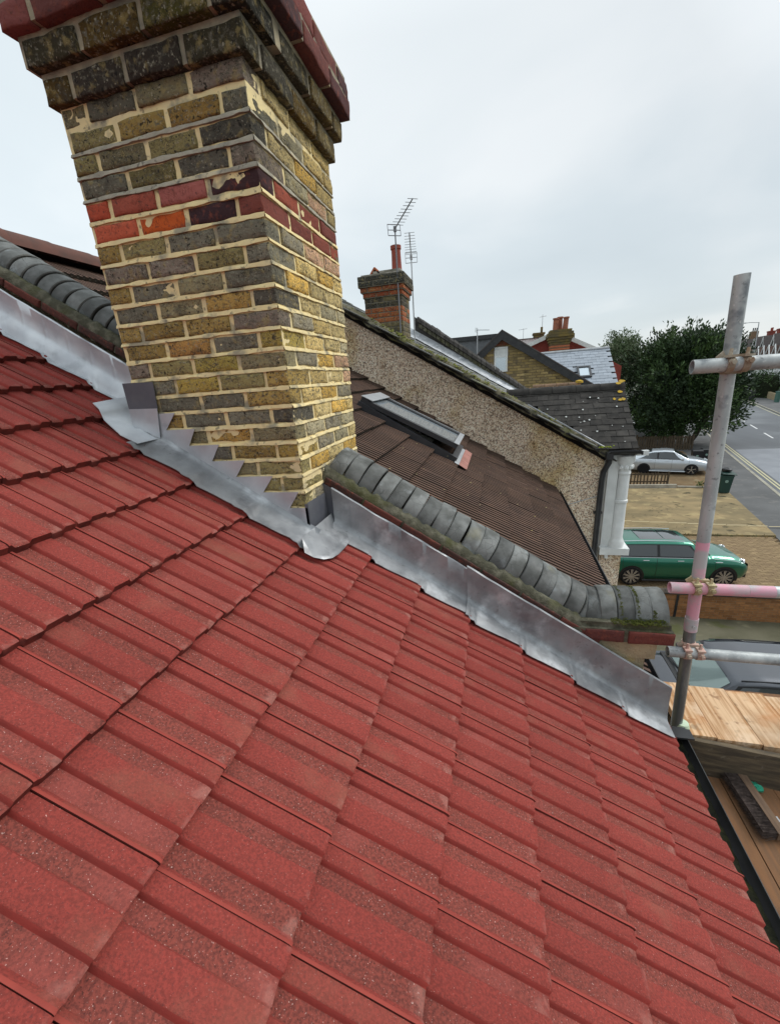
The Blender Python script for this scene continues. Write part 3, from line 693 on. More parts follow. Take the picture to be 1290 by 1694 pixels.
# moss on the last joints
b = MB(); random.seed(4)
def clump(b, P, r, n=7):
    for _ in range(n):
        q = P + V((U(-r, r), U(-r, r), U(-.3 * r, .5 * r))); a = r * U(.25, .6)
        vs = [q + V((a * cos(t), a * sin(t), 0)) for t in (0, 1.26, 2.51, 3.77, 5.03)] + [q + V((0, 0, a * .9))]
        b.add(vs, [(0, 1, 5), (1, 2, 5), (2, 3, 5), (3, 4, 5), (4, 0, 5)])
for x, a0, a1, k in ((1.52, .1, 2.4, 110), (1.447, .3, 2.2, 70), (1.59, .05, .6, 50)):
    for _ in range(k):
        t = U(a0, a1); clump(b, V((x + U(-.005, .005), .40 - .133 * cos(t), -.492 + .115 * sin(t))), U(.003, .006), 5)
for _ in range(240): clump(b, V((U(1.40, 1.63), U(.222, .275), -.476 + U(0, .012))), U(.004, .008), 5)
part('moss', b, M_MOSS, house, kind='stuff')

# ------------------------------------------------ lead flashings
def h_tile(s):
    f = ((s - S0) / GA) % 1.0
    return -.029 * (1 - f) + .012
def soft(s): return .5 * (h_tile(s - .02) + h_tile(s + .012))
def lead_strip(s0, s1, ytop, htop, yf, hf, ye, seed, over=0, n=None, m=M_LEAD):
    random.seed(seed); n = n or int((s1 - s0) / .008); g0 = []
    cols = [(ytop + .004, htop + .004), (ytop - .003, htop - .002), (ytop - .001, htop * .6 + hf * .4), (yf, hf + .03), (yf - .006, hf + .010), (yf - .016, hf + .001), ((yf + ye) / 2, None), (ye + .018, None), (ye, None)]
    for i in range(n + 1):
        s = s0 + (s1 - s0) * i / n; row = []
        w1 = nz((s * 5, seed, 0), 1) * .004
        for j, (y, h) in enumerate(cols):
            if h is None:
                ht = soft(s) + .009 - (.003 if j == 8 else 0)
                if j == 6: ht = ht * .55 + (hf) * .45
                h = ht + nz((s * 14, y * 20, seed), 1) * .0028
            else: h = h + w1 + nz((s * 11, j, seed + 5), 1) * .0025
            if j == 8: y += nz((s * 6, 1.5, seed), 1) * .006
            crease = .0030 * max(0, 1 - abs(((s + .05) % .142) - .07) / .009) if 1 < j < 4 else 0
            row.append(RV(s, y + nz((s * 8, j * .7, seed), 1) * .003 - crease - over, h + over))
        g0.append(row)
    b = MB(); b.sheet(g0, .0028, NR)
    return part('lead_flashing', b, m, house, 50)
b = MB(); b.hexa([RV(-.005, .206, -.02), RV(.12, .206, -.02), RV(.12, .218, -.02), RV(-.005, .218, -.02), RV(-.005, .206, .19), RV(.12, .206, .19), RV(.12, .218, .19), RV(-.005, .218, .19)]); part('lead_flashing', b, M_LEADD, house)
lead_strip(.055, .90, .203, .195, .196, .018, .088, 1, 0)
lead_strip(.84, 1.985, .203, .205, .196, .018, .078, 2, .004)
lead_strip(-3.5, -1.13, .203, .205, .196, .072, .140, 3, 0, m=M_LEADN)
# stepped cover flashing on the near face of the chimney
bz_ = lambda i: CT - CC * i
teeth = [(14, -.69, -.581), (15, -.650, -.495), (16, -.545, -.385), (17, -.440, -.268), (18, -.328, -.14), (19, -.202, -.024), (20, -.079, .010)]
poly = [(.010, .055), (.010, bz_(20))]
for (i, xl, xr) in teeth[::-1]:
    if i != 20: poly.append((xr, bz_(i)))
    poly.append((xl, bz_(i)))
poly.append((-.70, .51))
b = MB(); b.slab([V((x, -.0115, z)) for x, z in poly], (0, -.003, 0), 0); part('lead_flashing', b, M_LEADN, house)
# apron beside the chimney
g0 = []; n = 46
for i in range(n + 1):
    s = -.875 + .915 * i / n; row = []
    for j, y in enumerate((-.012, -.018, -.032, -.075, -.115, -.140, -.152)):
        f = j / 6
        ht = [.052, .036, .027][j] if j < 3 else soft(s) * (.55 if j == 3 else 1) + (.020 if j == 3 else .012)
        yy = y + (nz((s * 5, 7, 0), 1) * .012 - .010 * (1 if ((s - S0) / GA) % 1 > .8 else 0) if j >= 5 else 0)
        row.append(RP(s, yy, ht + nz((s * 12, y * 25, 3), 1) * .003))
    g0.append(row)
b = MB(); b.sheet(g0, .0028, NR); part('lead_flashing', b, M_LEAD, house, 50)
# front saddle: dark upstand on the street face and a rounded tongue over the tiles
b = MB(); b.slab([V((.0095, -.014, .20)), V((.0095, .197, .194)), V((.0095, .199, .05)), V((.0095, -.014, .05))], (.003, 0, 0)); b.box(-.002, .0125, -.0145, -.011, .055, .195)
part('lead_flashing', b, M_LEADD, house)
out = [(.008, -.150), (.05, -.166), (.095, -.168), (.135, -.146), (.160, -.105), (.170, -.05), (.172, .02), (.170, .10), (.150, .15), (.12, .194), (.06, .196), (.008, .198), (.008, .05)]
b = MB(); cx_, cy_ = .07, .02; rings = []
for f in (1, .93, .75, .45, .1):
    rings.append([RP(cx_ + (s - cx_) * f, cy_ + (y - cy_) * f, (.007 if f == 1 else .013) + soft(cx_ + (s - cx_) * f) + .006 + (.03 * max(0, 1 - (cx_ + (s - cx_) * f) / .04))) for s, y in out])
b.loft(rings, True, 0, True); part('lead_flashing', b, M_LEAD, house, 50)
# corner piece at the upslope arris and the soaker sheet below it
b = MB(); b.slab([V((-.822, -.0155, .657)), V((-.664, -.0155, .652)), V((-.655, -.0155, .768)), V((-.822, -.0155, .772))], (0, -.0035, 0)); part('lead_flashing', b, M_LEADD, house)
b = MB(); b.slab([V((-.820, -.0215, .585)), V((-.685, -.0215, .52)), V((-.664, -.0195, .6535)), V((-.821, -.0195, .6585))], (0, -.003, 0)); part('lead_flashing', b, M_LEADN, house)
g0 = []
for i in range(13):
    s = -1.20 + .36 * i / 12
    y0_ = -.03 - .115 * min(1, i / 9.)
    g0.append([RP(s, y0_ + (.185 - y0_) * j / 6, .016 + soft(s) * (1 - j / 6) + .024 * (j / 6) + nz((s * 9, j, 2), 1) * .003) for j in range(7)])
b = MB(); b.sheet(g0, .0028, NR); part('lead_flashing', b, M_LEADN, house, 50)

# ------------------------------------------------ gutter
b = MB()
rings = []
for y in (-3.2, -2.4, -1.6, -.8, 0, .215):
    rings.append([V((1.722 - .056 * cos(t), y, -1.062 - .056 * sin(t))) for t in [pi * k / 10 for k in range(11)]] + [V((1.722 - .052 * cos(t), y, -1.060 - .052 * sin(t))) for t in [pi * k / 10 for k in range(10, -1, -1)]])
b.loft(rings, True, 0, True); gut = part('gutter', b, M_BLACK, house, 40)
b = MB(); g0 = [[V((1.722 + .049 * (j - 3) / 3, -3.2 + .034 * i, -1.087 - .012 + nz((i * .6, j * .9, 0), 1) * .012)) for j in range(7)] for i in range(101)]
b.sheet(g0, .004, (0, 0, 1)); part('gutter_debris', b, M_GUT, house, 60)
b = MB()
b.box(1.655, 1.785, .215, .226, -1.125, -1.05); b.box(1.66, 1.80, .150, .212, -1.056, -1.046); 
for y in (-.9, -1.9, -2.9): b.box(1.662, 1.786, y, y + .02, -1.128, -1.052)
part('gutter_bracket', b, M_BLACK, house, kind='stuff')
b = MB(); b.box(1.60, 1.645, -3.2, .2, -1.28, -1.08); part('fascia', b, M_BLACK, house)
b = MB()          # mortar crumbs along the eave
g0 = []
for i in range(90):
    y = -2.4 + .0285 * i; k = nz((y * 14, 0, 0), 1) * .008
    g0.append([RP(1.975, y, -.020), RP(2.004 + k, y, -.020 + k * .3)])
b.sheet(g0, .018, NR); part('eave_mortar', b, mat('grey_mortar', (.34, .31, .27), (.2, .17, .14), 30, rough=1, bump=.8, bscale=60), house)
# =================================================================== BROWN-ROOFED NEIGHBOUR (roof in the same plane as ours)
nb = thing('brown_roof_house', 'house with ribbed brown roof tiles and an open roof window, between the two parapets', 'house', (0, 2.8, G))
NO = origin(nb)
b = MB(); b.box(-5.2, 1.55, .60, 5.02, G - .1, -1.25); part('wall', b, M_RENDER, nb)
b = MB(); deck(b, -3.62, 2.0, .59, 5.045, -.16, -.055)
bz = RP(-3.62, 0, -.1); b.hexa([(bz.x, .59, bz.z), (bz.x, 5.04, bz.z), (bz.x - 4.3, 5.04, bz.z - 2.7), (bz.x - 4.3, .59, bz.z - 2.7), (bz.x, .59, bz.z + .1), (bz.x, 5.04, bz.z + .1), (bz.x - 4.3, 5.04, bz.z - 2.6), (bz.x - 4.3, .59, bz.z - 2.6)])
nroof = part('roof', b, M_DARK, nb)
M_GROOVE = mat('groove_dirt_shade', (.022, .017, .014), (.035, .028, .02), 8, rough=1)  # dirt in the grooves, and shade painted on the near rib sides
def rib_tile(seed, wd=.2955, L=.40, g=.31, m=None, nr=5):
    random.seed(seed); b = MB(); pr = []
    for k in range(nr):
        u = wd * k / nr; p = wd / nr
        pr += [(u, -.008), (u + p * .30, -.008), (u + p * .42, .0110), (u + p * .90, .0110)]
    pr.append((wd, -.008)); rows = []
    for v, dh in ((-L, 0), (-.006, 0), (0, -.004)): rows.append([(v, u, h + v * .036 / g + dh) for u, h in pr])
    rows.append([(0, u, h - .034) for u, h in pr]); b.loft(rows, False)
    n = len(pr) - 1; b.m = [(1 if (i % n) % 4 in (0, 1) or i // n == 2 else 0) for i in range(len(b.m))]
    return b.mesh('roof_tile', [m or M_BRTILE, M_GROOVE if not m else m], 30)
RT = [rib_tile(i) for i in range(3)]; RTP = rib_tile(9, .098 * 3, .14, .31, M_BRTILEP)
random.seed(17)
for k in range(-17, 2):
    s = 2.06 - .31 * (1 - k)
    if s < -3.5: continue
    for i in range(15):
        y = .60 + .2966 * i
        if 2.9 < y + .1 < 3.6 and -.62 < s < .48: continue
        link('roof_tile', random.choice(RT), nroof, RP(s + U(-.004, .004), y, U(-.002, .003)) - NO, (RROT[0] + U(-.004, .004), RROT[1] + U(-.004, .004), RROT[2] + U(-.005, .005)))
b = MB()
for k in range(11):
    y = .60 + .405 * k; rg = []
    P = RP(-3.6, 0, .0)
    for yy, dr in ((y, 0), (y + .415, .006)):
        rg.append([V((P.x - .02 + (.125 + dr) * cos(t), yy, P.z - .01 + (.125 + dr) * sin(t))) for t in [pi * j / 10 for j in range(11)]])
    bb = MB(); bb.loft(rg, False); part('ridge_tile', bb, mat('ridge_red_clay', (.15, .07, .055), (.10, .06, .05), 6, rough=.9, tint=.1), nroof, 40)
# roof window: frame, sash propped open at its foot, glass, flashing
b = MB()
def rbox(b, s0, s1, y0, y1, h0, h1, m=0): b.hexa([RP(s0, y0, h0), RP(s1, y0, h0), RP(s1, y1, h0), RP(s0, y1, h0), RP(s0, y0, h1), RP(s1, y0, h1), RP(s1, y1, h1), RP(s0, y1, h1)], m)
for s0, s1, y0, y1 in ((-.80, -.74, 2.93, 3.77), (.40, .47, 2.93, 3.77), (-.74, .40, 2.93, 2.985), (-.74, .40, 3.715, 3.77)): rbox(b, s0, s1, y0, y1, -.06, .050)
rw = part('roof_window', b, M_GREYF, nb)
b = MB(); rbox(b, -.73, .40, 2.99, 3.71, -.055, -.04); part('reveal', b, M_WHITE, rw)
def sash(s, h): # s along the sash 0..1 -> roof frame
    return -.79 + 1.19 * s, .062 + .085 * s + h
def sbox(b, a0, a1, y0, y1, h0, h1, m=0):
    p = []
    for h in (h0, h1):
        for a, y in ((a0, y0), (a1, y0), (a1, y1), (a0, y1)):
            s, hh = sash(a, h); p.append(RP(s, y, hh))
    b.hexa(p, m)
b = MB()
sbox(b, 0, .07, 2.95, 3.75, -.02, .045); sbox(b, .95, 1.0, 2.95, 3.75, -.02, .03); sbox(b, .07, .95, 2.95, 3.02, -.02, .03); sbox(b, .07, .95, 3.68, 3.75, -.02, .03)
part('sash', b, M_GREYF, rw)
b = MB(); sbox(b, -.01, .11, 2.94, 3.76, .046, .052); sbox(b, .955, 1.006, 2.94, 3.76, .031, .036); sbox(b, .11, .955, 3.735, 3.757, .0305, .036); part('cover_strip', b, M_LGREY, rw)
b = MB(); sbox(b, .07, .95, 3.02, 3.68, .004, .012); part('pane', b, M_GLASSL, rw)
b = MB(); g0 = [[RP(.46 + .06 * i / 1, 2.86 + .96 * j / 20, .012 + .006 * (j % 2)) for j in range(21)] for i in range(2)]; b.sheet(g0, .003, NR); part('flashing', b, M_LGREY, rw)
b = MB(); g0 = [[RP(.515 + .10 * i / 3, 2.86 + .96 * j / 40, .0165 + .010 * (j % 4 > 1) - .002 * i) for j in range(41)] for i in range(4)]; b.sheet(g0, .004, NR); part('apron', b, M_BRTILEP, rw)
b = MB(); rings = []
for y in (.60, 2.8, 5.0): rings.append([V((1.745 - .06 * cos(t), y, -1.075 - .06 * sin(t))) for t in [pi * k / 8 for k in range(9)]] + [V((1.745 - .052 * cos(t), y, -1.072 - .052 * sin(t))) for t in [pi * k / 8 for k in range(8, -1, -1)]])
b.loft(rings, True, 0, True); part('gutter', b, M_BLACK, nb, 40)
b = MB(); random.seed(2)
for _ in range(80):
    P = RP(U(-1.2, 1.9), U(.7, 5.0), .016); a = U(.005, .012); t = U(0, 6)
    b.add([P + V((a * cos(t + q), a * sin(t + q) * .7, U(0, .006))) for q in (0, 1.5, 3.1, 4.6)], [(0, 1, 2, 3)])
o = part('fallen_leaves', b, mat('dry_leaf', (.42, .34, .13), (.30, .26, .16), 4, rough=.9), nb, kind='stuff')

# =================================================================== PEBBLEDASH HOUSE
YW = 5.05; K3, C3 = .601, .94
def R3(x, y, h=0): return V((x + h * .515, y, C3 - K3 * x + h * .857))
ph = thing('pebbledash_house', 'pebbledashed house with white bay column, mossy slate roof and dark gabled bay', 'house', (0, 7, G)); PO = origin(ph)
b = MB()
prof_ = [V((2.39, YW, G - .1)), V((2.39, YW, C3 - K3 * 2.39 - .05)), V((-3.6, YW, C3 + K3 * 3.6 - .05)), V((-8.5, YW, .3)), V((-8.5, YW, G - .1))]
b.slab(prof_, (0, .25, 0)); part('gable_wall', b, M_PEB, ph)
b = MB(); b.box(-7, 2.38, YW + .251, 9.2, G, -.7); part('wall', b, M_RENDER, ph)
b = MB(); b.hexa([R3(-3.6, YW - .02, -.12), R3(2.45, YW - .02, -.12), R3(2.45, 9.2, -.12), R3(-3.6, 9.2, -.12), R3(-3.6, YW - .02, -.035), R3(2.45, YW - .02, -.035), R3(2.45, 9.2, -.035), R3(-3.6, 9.2, -.035)])
q = R3(-3.6, 0, -.1); b.hexa([(q.x, YW, q.z), (q.x, 9.2, q.z), (q.x - 5, 9.2, q.z - 3), (q.x - 5, YW, q.z - 3), (q.x, YW, q.z + .1), (q.x, 9.2, q.z + .1), (q.x - 5, 9.2, q.z - 2.9), (q.x - 5, YW, q.z - 2.9)])
r3 = part('roof', b, M_DARK, ph)
b = MB(); b.box(-.40, .004, -.246, .246, -.006, .006); slm = b.mesh('roof_slate', M_SLATE)
rot3 = (0, atan2(K3, 1), 0); random.seed(9)
sl3 = sqrt(1 + K3 * K3)
k = 0; xx = 2.46
while xx > -3.4:
    for i in range(8):
        y = 5.28 + .50 * i - (.25 if k % 2 else 0)
        if y > 8.95: continue
        link('roof_slate', slm, r3, R3(xx + U(-.01, .01), y, U(-.004, .004)) - PO, (U(-.01, .01), rot3[1] - .045 + U(-.012, .012), U(-.01, .01)))
    xx -= .235; k += 1
# verge: mortar, undercloak slates, mossy edge
b = MB(); g0 = []
for i in range(161):
    x = -3.4 + 5.84 * i / 160
    g0.append([R3(x, YW - .06 + .03 * j + nz((x * 9, j, 1), 1) * .02, (-.03, .012, .034, .026, .004)[j] + nz((x * 7, j, 4), 1.3) * .028) for j in range(5)])
b.sheet(g0, .05, (0, 0, 1)); part('verge_mortar', b, mat('verge_mortar', (.20, .175, .12), (.10, .095, .06), 9, 6, rough=1, bump=1, bscale=30, bdist=.02, rand=False, spots=[((.17, .17, .06), 3, .54, .66, .7), ((.30, .28, .22), 6, .56, .66, .6)]), ph, 60)
b = MB(); random.seed(12)
for i in range(24):
    x = -3.3 + .245 * i
    b.hexa([R3(x, YW - .075, -.055), R3(x + .225, YW - .075, -.06), R3(x + .225, YW + .1, -.06), R3(x, YW + .1, -.055), R3(x, YW - .075, -.03), R3(x + .225, YW - .075, -.038), R3(x + .225, YW + .1, -.038), R3(x, YW + .1, -.03)])
part('undercloak', b, M_DTILE, ph)
b = MB()
b.tube([R3(x, YW - .03 + nz((x * 2, 0, 0), 1) * .02, .040) for x in (1.25, 1.5, 1.8, 2.1, 2.4)], .012, 6); part('verge_strip', b, M_LGREY, ph, 60)
b = MB(); random.seed(14)
for _ in range(260):
    x = random.triangular(-1.6, 2.0, .3); clump(b, R3(x, YW + U(-.07, .10), .02), U(.015, .04), 3)
part('moss', b, M_MOSSY, ph, kind='stuff')
b = MB(); g0 = [[R3(-2.2 + 4.6 * i / 60, 8.72 + .13 * j, (.02, .03, .05, .16)[j] + nz((i * .5, j, 0), 1) * .012) for j in range(4)] for i in range(61)]
b.sheet(g0, .003, (0, 0, 1)); part('lead_flashing', b, M_LEADN, ph, 50)
# parapet to the far side
def PT(x): return 1.34 - .7018 * (x + .02)
b = MB(); b.slab([V((x, 9.12, z)) for x, z in ((-1.1, PT(-1.1) - .02), (1.62, PT(1.62) - .02), (2.2, -.35), (2.2, -1.5), (-1.1, -1.5))], (0, .33, 0)); par3 = part('parapet_wall', b, M_DTILE, ph)
random.seed(15); xx = -1.03
while xx < 1.66:
    bb = MB(); z = PT(xx); z2 = PT(xx + .105)
    bb.slab([V((xx, 9.04, z - .08)), V((xx, 9.08, z + U(-.012, .01))), V((xx, 9.30, z + .05 + U(-.01, .012))), V((xx, 9.48, z)), V((xx, 9.5, z - .08))], (.098, 0, z2 - z))
    part('coping_tile', bb, M_DTILE, par3); xx += .106
bb = MB()
for i in range(26): x = -1.0 + .104 * i; bb.slab([V((x, 9.07, PT(x) - .19)), V((x, 9.07, PT(x) - .10)), V((x, 9.3, PT(x) - .10)), V((x, 9.3, PT(x) - .19))], (.09, 0, -.062))
part('creasing_brick', bb, M_BED, par3, kind='stuff')
# gabled bay
BX0, BX1, BYE, BYR, BZE, BZR = .9, 2.80, 4.98, 6.12, -.46, .355
def RB(x, t, h=0): # t 0 ridge .. 1 eave on the near slope
    a = atan2(BZR - BZE, BYR - BYE); return V((x, BYR + (BYE - BYR) * t - h * sin(a), BZR + (BZE - BZR) * t + h * cos(a)))
bay = MB(); bay.slab([RB(.6, 0, -.05), RB(2.36, 1, -.05), RB(2.78, 1, -.05), RB(2.78, 0, -.05)], (0, 0, -.06)); bay.slab([(.6, BYR, BZR - .05), (2.36, 2 * BYR - BYE, BZE - .05), (2.78, 2 * BYR - BYE, BZE - .05), (2.78, BYR, BZR - .05)], (0, 0, -.06))
bayr = part('bay_roof', bay, M_DTILE, ph)
ba = atan2(BZR - BZE, BYR - BYE); b = MB(); b.box(-.0815, .0815, -.004, .19, -.006, .006); ptm = b.mesh('roof_tile', M_DTILE)
random.seed(19); SLn = sqrt((BZR - BZE) ** 2 + (BYR - BYE) ** 2); rows = 11
for k in range(rows + 1):
    t = k / rows
    xv = .965 + (2.31 - .965) * t - .05; x = 2.80 - .083 - (.083 if k % 2 else 0)
    while x > xv:
        if k: link('roof_tile', ptm, bayr, RB(x, t, U(.002, .010)) - PO, (ba - .05 + U(-.012, .012), U(-.01, .01), U(-.012, .012)))
        x -= .1655
    if k and k % 2: b = MB(); b.box(-.04, .04, -.004, .19, -.006, .006); link('roof_tile', b.mesh('roof_tile', M_DTILE), bayr, RB(2.762, t, .006) - PO, (ba - .05, 0, 0))
for k in range(5):
    bb = MB(); x0 = .98 + .366 * k; rg = [[V((xx_, BYR - (.10 + d) * cos(tt), BZR - .045 + (.10 + d) * sin(tt))) for tt in [pi * j / 8 for j in range(9)]] for xx_, d in ((x0, 0), (x0 + .36, .005))]
    bb.loft(rg, False); rt_ = part('ridge_tile', bb, M_DTILE, bayr, 40)
b = MB(); random.seed(23)
def patch(b, P, r, nrm, n=7):
    a = V((1, 0, 0)); c = V(nrm).normalized().cross(a)
    vs = [P + a * (r * U(.6, 1.2) * cos(2 * pi * i / n)) + c * (r * U(.6, 1.2) * sin(2 * pi * i / n)) for i in range(n)]
    b.slab(vs, V(nrm).normalized() * .004)
nB = (0, -sin(ba), cos(ba))
for x, t, r in ((2.74, .02, .05), (2.69, .05, .04), (2.72, .12, .04), (2.62, .24, .03), (2.74, .25, .035), (2.70, .26, .03)): patch(b, RB(x, t, .022 + (.09 if t < .07 else 0)), r, nB)
part('orange_lichen', b, M_LICH, bayr, kind='stuff')
b = MB()
for _ in range(26): x = U(1.5, 2.72); t = U(.15, .95); patch(b, RB(x, t, .018), U(.006, .017), nB, 8) if x > .965 + 1.345 * t + .1 else None
part('white_lichen', b, M_WLICH, bayr, kind='stuff')
b = MB()
for _ in range(22): clump(b, V((2.36 + U(-.06, .1), 5.02, -.44)), .03, 3)
part('moss', b, mat('bright_moss', (.22, .26, .03), rough=1), ph, kind='stuff')
# bay walls, column, gutter, downpipe
b = MB(); b.box(2.391, 2.78, 5.13, 7.0, G, -.60); part('bay_wall', b, M_WHITE, ph)
b = MB(); b.box(2.46, 2.60, 5.075, 5.129, -2.02, -.56); b.box(2.44, 2.80, 5.04, 5.5, -.575, -.50); part('pilaster', b, M_WHITE, ph)
b = MB(); b.lathe([(.115, -2.02), (.115, -1.93), (.10, -1.90), (.088, -1.86), (.083, -1.30), (.095, -1.29), (.095, -1.255), (.082, -1.245), (.078, -.86), (.09, -.85), (.09, -.82), (.082, -.81), (.10, -.70), (.125, -.66), (.125, -.58), (.10, -.57)], (2.685, 5.10, 0), 24)
for k in range(8):
    a = 2 * pi * k / 8; b.lathe([(.001, -.035), (.03, -.02), (.034, 0), (.03, .02), (.001, .035)], (2.685 + .095 * cos(a), 5.10 + .095 * sin(a), -.745), 8)
part('column', b, M_WHITE, ph, 40)
b = MB(); b.box(2.44, 2.86, 4.98, 5.3, -2.13, -2.02); part('sill', b, M_WHITE, ph)
b = MB(); b.box(2.46, 2.775, 5.06, 5.129, -2.95, -2.131); part('spandrel', b, M_PEB, ph)
b = MB(); b.box(2.42, 2.79, 5.045, 5.128, -3.03, -2.952); b.box(2.44, 2.79, 5.05, 5.128, -5.6, -3.031); part('lower_sill', b, M_WHITE, ph)
b = MB(); b.tube([(2.55, 5.03, -2.13), (2.55, 5.03, -2.20)], .03, 8); part('overflow_pipe', b, M_WHITE, ph)
b = MB(); rings = []
for x in (2.42, 2.84): rings.append([V((x, 4.94 - .05 * cos(t), -.485 - .05 * sin(t))) for t in [pi * k / 8 for k in range(9)]])
b.loft(rings, False); b.box(2.38, 2.47, 4.90, 5.02, -.60, -.50); b.box(2.83, 2.845, 4.89, 4.99, -.54, -.485); part('gutter', b, M_BLACK, ph)
b = MB(); b.tube([(2.43, 4.97, -.55), (2.43, 4.97, -.66), (2.375, 4.985, -.80), (2.365, 4.99, -.95), (2.36, 4.99, -3.3)], .042, 10)
for z in (-1.45, -2.6): b.box(2.30, 2.42, 4.99, 5.05, z, z + .03)
part('downpipe', b, M_BLACK, ph, 40)
b = MB(); b.box(2.80, 2.95, 5.0, 5.06, -.57, -.50); part('bracket', b, M_WHITE, ph)
b = MB(); b.tube([(1.2, YW - .006, -1.50), (1.9, YW - .006, -1.33), (2.35, YW - .006, -1.18)], .006, 5); part('cable', b, M_LGREY, ph)
# its chimney
X0, X1, Y0_, Y1_ = -1.285, -.665, 5.66, 6.30
b = MB(); b.box(X0 + .004, X1 - .004, Y0_ + .004, Y1_ - .004, .9, 2.20); ch3 = part('chimney', b, mat('dirty_mortar', (.20, .175, .13), (.12, .11, .09), 9, rough=1), ph)
B3 = [brick_mesh(.1975, .10, .0645, 80 + i, .0025) for i in range(4)]; H3 = [brick_mesh(.1, .10, .0645, 90 + i, .0025) for i in range(2)]
for m in B3 + H3: m.materials.clear(); m.materials.append(M_BRICK)
random.seed(41)
def c3(i):
    if i in (6, 7, 8): return random.choice([(.42, .11, .035), (.36, .09, .035), (.46, .14, .05)]) if R() < .85 else (.16, .12, .07)
    if i in (11, 12): return random.choice([(.38, .085, .03), (.30, .07, .03), (.42, .12, .04)])
    if i in (9, 10): return random.choice([(.045, .042, .035), (.06, .052, .04), (.20, .16, .08)])
    if i > 12: return (.05, .05, .042)
    return random.choice([(.12, .105, .075), (.20, .16, .08), (.085, .08, .065), (.16, .13, .07)])
for i in range(15):
    z = 1.15 + .0755 * i; o_ = {11: .02, 12: .045, 13: .075, 14: .07}.get(i, 0)
    if o_: bb = MB(); bb.box(X0 - o_ + .006, X1 + o_ - .006, Y0_ - o_ + .006, Y1_ + o_ - .006, z - .01, z + .07); part('corbel', bb, MATS['dirty_mortar'], ph)
    k = (X1 - X0 + 2 * o_) / .62; ky = (Y1_ - Y0_ + 2 * o_) / .64
    for n in range(3):
        if i % 2:
            link('brick', random.choice(B3), ch3, V((X1 + o_ - .2067 * n * k, Y0_ - o_, z)) - PO, (0, 0, 0), (k, 1, 1), c3(i))
            link('brick', random.choice(B3), ch3, V((X1 + o_, Y0_ - o_ + (.107 + .2067 * n) * ky + .1975 * ky, z)) - PO, (0, 0, pi / 2), (ky if n < 2 else .65 * ky, 1, 1), c3(i)) if n < 2 else None
        else:
            if n == 0: link('brick', random.choice(H3), ch3, V((X1 + o_, Y0_ - o_, z)) - PO, (0, 0, 0), (k, 1, 1), c3(i))
            else: link('brick', random.choice(B3), ch3, V((X1 + o_ - (.103 + .2067 * (n - 1)) * k, Y0_ - o_, z)) - PO, (0, 0, 0), (k, 1, 1), c3(i))
            if n == 2: link('brick', random.choice(H3), ch3, V((X0 - o_ + .1 * k, Y0_ - o_, z)) - PO, (0, 0, 0), (k, 1, 1), c3(i))
            link('brick', random.choice(B3), ch3, V((X1 + o_, Y0_ - o_ + (.2067 * n) * ky + .1975 * ky, z)) - PO, (0, 0, pi / 2), (ky, 1, 1), c3(i))
b = MB(); b.slab([V((X0 - .02, Y0_ - .02, 2.272)), V((X1 + .02, Y0_ - .02, 2.272)), V((X1 + .02, Y1_ + .02, 2.272)), V((X0 - .02, Y1_ + .02, 2.272))], (0, 0, .03)); b.box(X0 + .15, X1 - .02, Y0_ + .1, Y1_ - .1, 2.302, 2.36); part('flaunching', b, mat('pale_mortar', (.40, .37, .32), (.16, .15, .12), 8, rough=1), ph)
b = MB(); b.lathe([(.10, 2.33), (.10, 2.36), (.082, 2.38), (.074, 2.60), (.074, 2.66), (.086, 2.67), (.086, 2.72), (.06, 2.72), (.06, 2.5)], (X1 - .12, Y0_ + .32, 0), 18); part('chimney_pot', b, M_POT, ph, 40)
b = MB(); b.slab([V((X0 + .07, Y0_ + .1, 2.30)), V((X0 + .17, Y0_ + .1, 2.42)), V((X0 + .19, Y0_ + .1, 2.42)), V((X0 + .29, Y0_ + .1, 2.30)), V((X0 + .26, Y0_ + .1, 2.30)), V((X0 + .18, Y0_ + .1, 2.395)), V((X0 + .10, Y0_ + .1, 2.30))], (0, .3, 0)); part('flue_cover', b, M_ORANGE, ph)

# TV aerials
def aerial(label, base, topz, end, m, r=.011, nel=9, group=None):
    B = V(base); T = V((base[0], base[1], topz)); E_ = V(end); t = thing('tv_aerial', label, 'aerial', base, 0, group)
    b = MB(); b.tube([B, T], r, 8); part('mast', b, m, t)
    d = (E_ - T); L = d.length; d.normalize(); sd_ = d.cross(V((0, 0, 1))).normalized(); up = sd_.cross(d)
    b = MB(); b.tube([T - d * .05, E_], r * .8, 6); b.box(T.x - .02, T.x + .02, T.y - .02, T.y + .02, T.z - .04, T.z + .03); part('boom', b, m, t)
    for k in range(nel):
        f = .14 + .86 * k / (nel - 1); P = T + d * L * f; h = .10 - .028 * f
        b = MB(); b.tube([P - sd_ * h, P + sd_ * h], r * .36, 5); part('element', b, m, t)
    b = MB()
    for z in (-.075, 0, .075): b.tube([T - d * .04 + up * z - sd_ * .10, T - d * .04 + up * z + sd_ * .10], r * .55, 5)
    for q in (-.10, .10): b.tube([T - d * .04 + up * -.075 + sd_ * q, T - d * .04 + up * .075 + sd_ * q], r * .45, 5)
    part('reflector', b, m, t)
    return t
aerial('tall dark aerial in front of the orange and black chimney', (-.70, 5.60, 1.42), 2.84, (-.30, 4.95, 2.95), M_AER)
aerial('shorter pale aerial on a silver mast right of the orange chimney', (-.635, 6.5, 1.32), 2.66, (-.42, 5.25, 2.66), M_AERL)
aerial('small pale aerial in front of the dark dormer beside the black bargeboards', (-.09, 18.9, 1.2), 2.52, (.42, 18.7, 2.46), M_AERL, .02, 5)

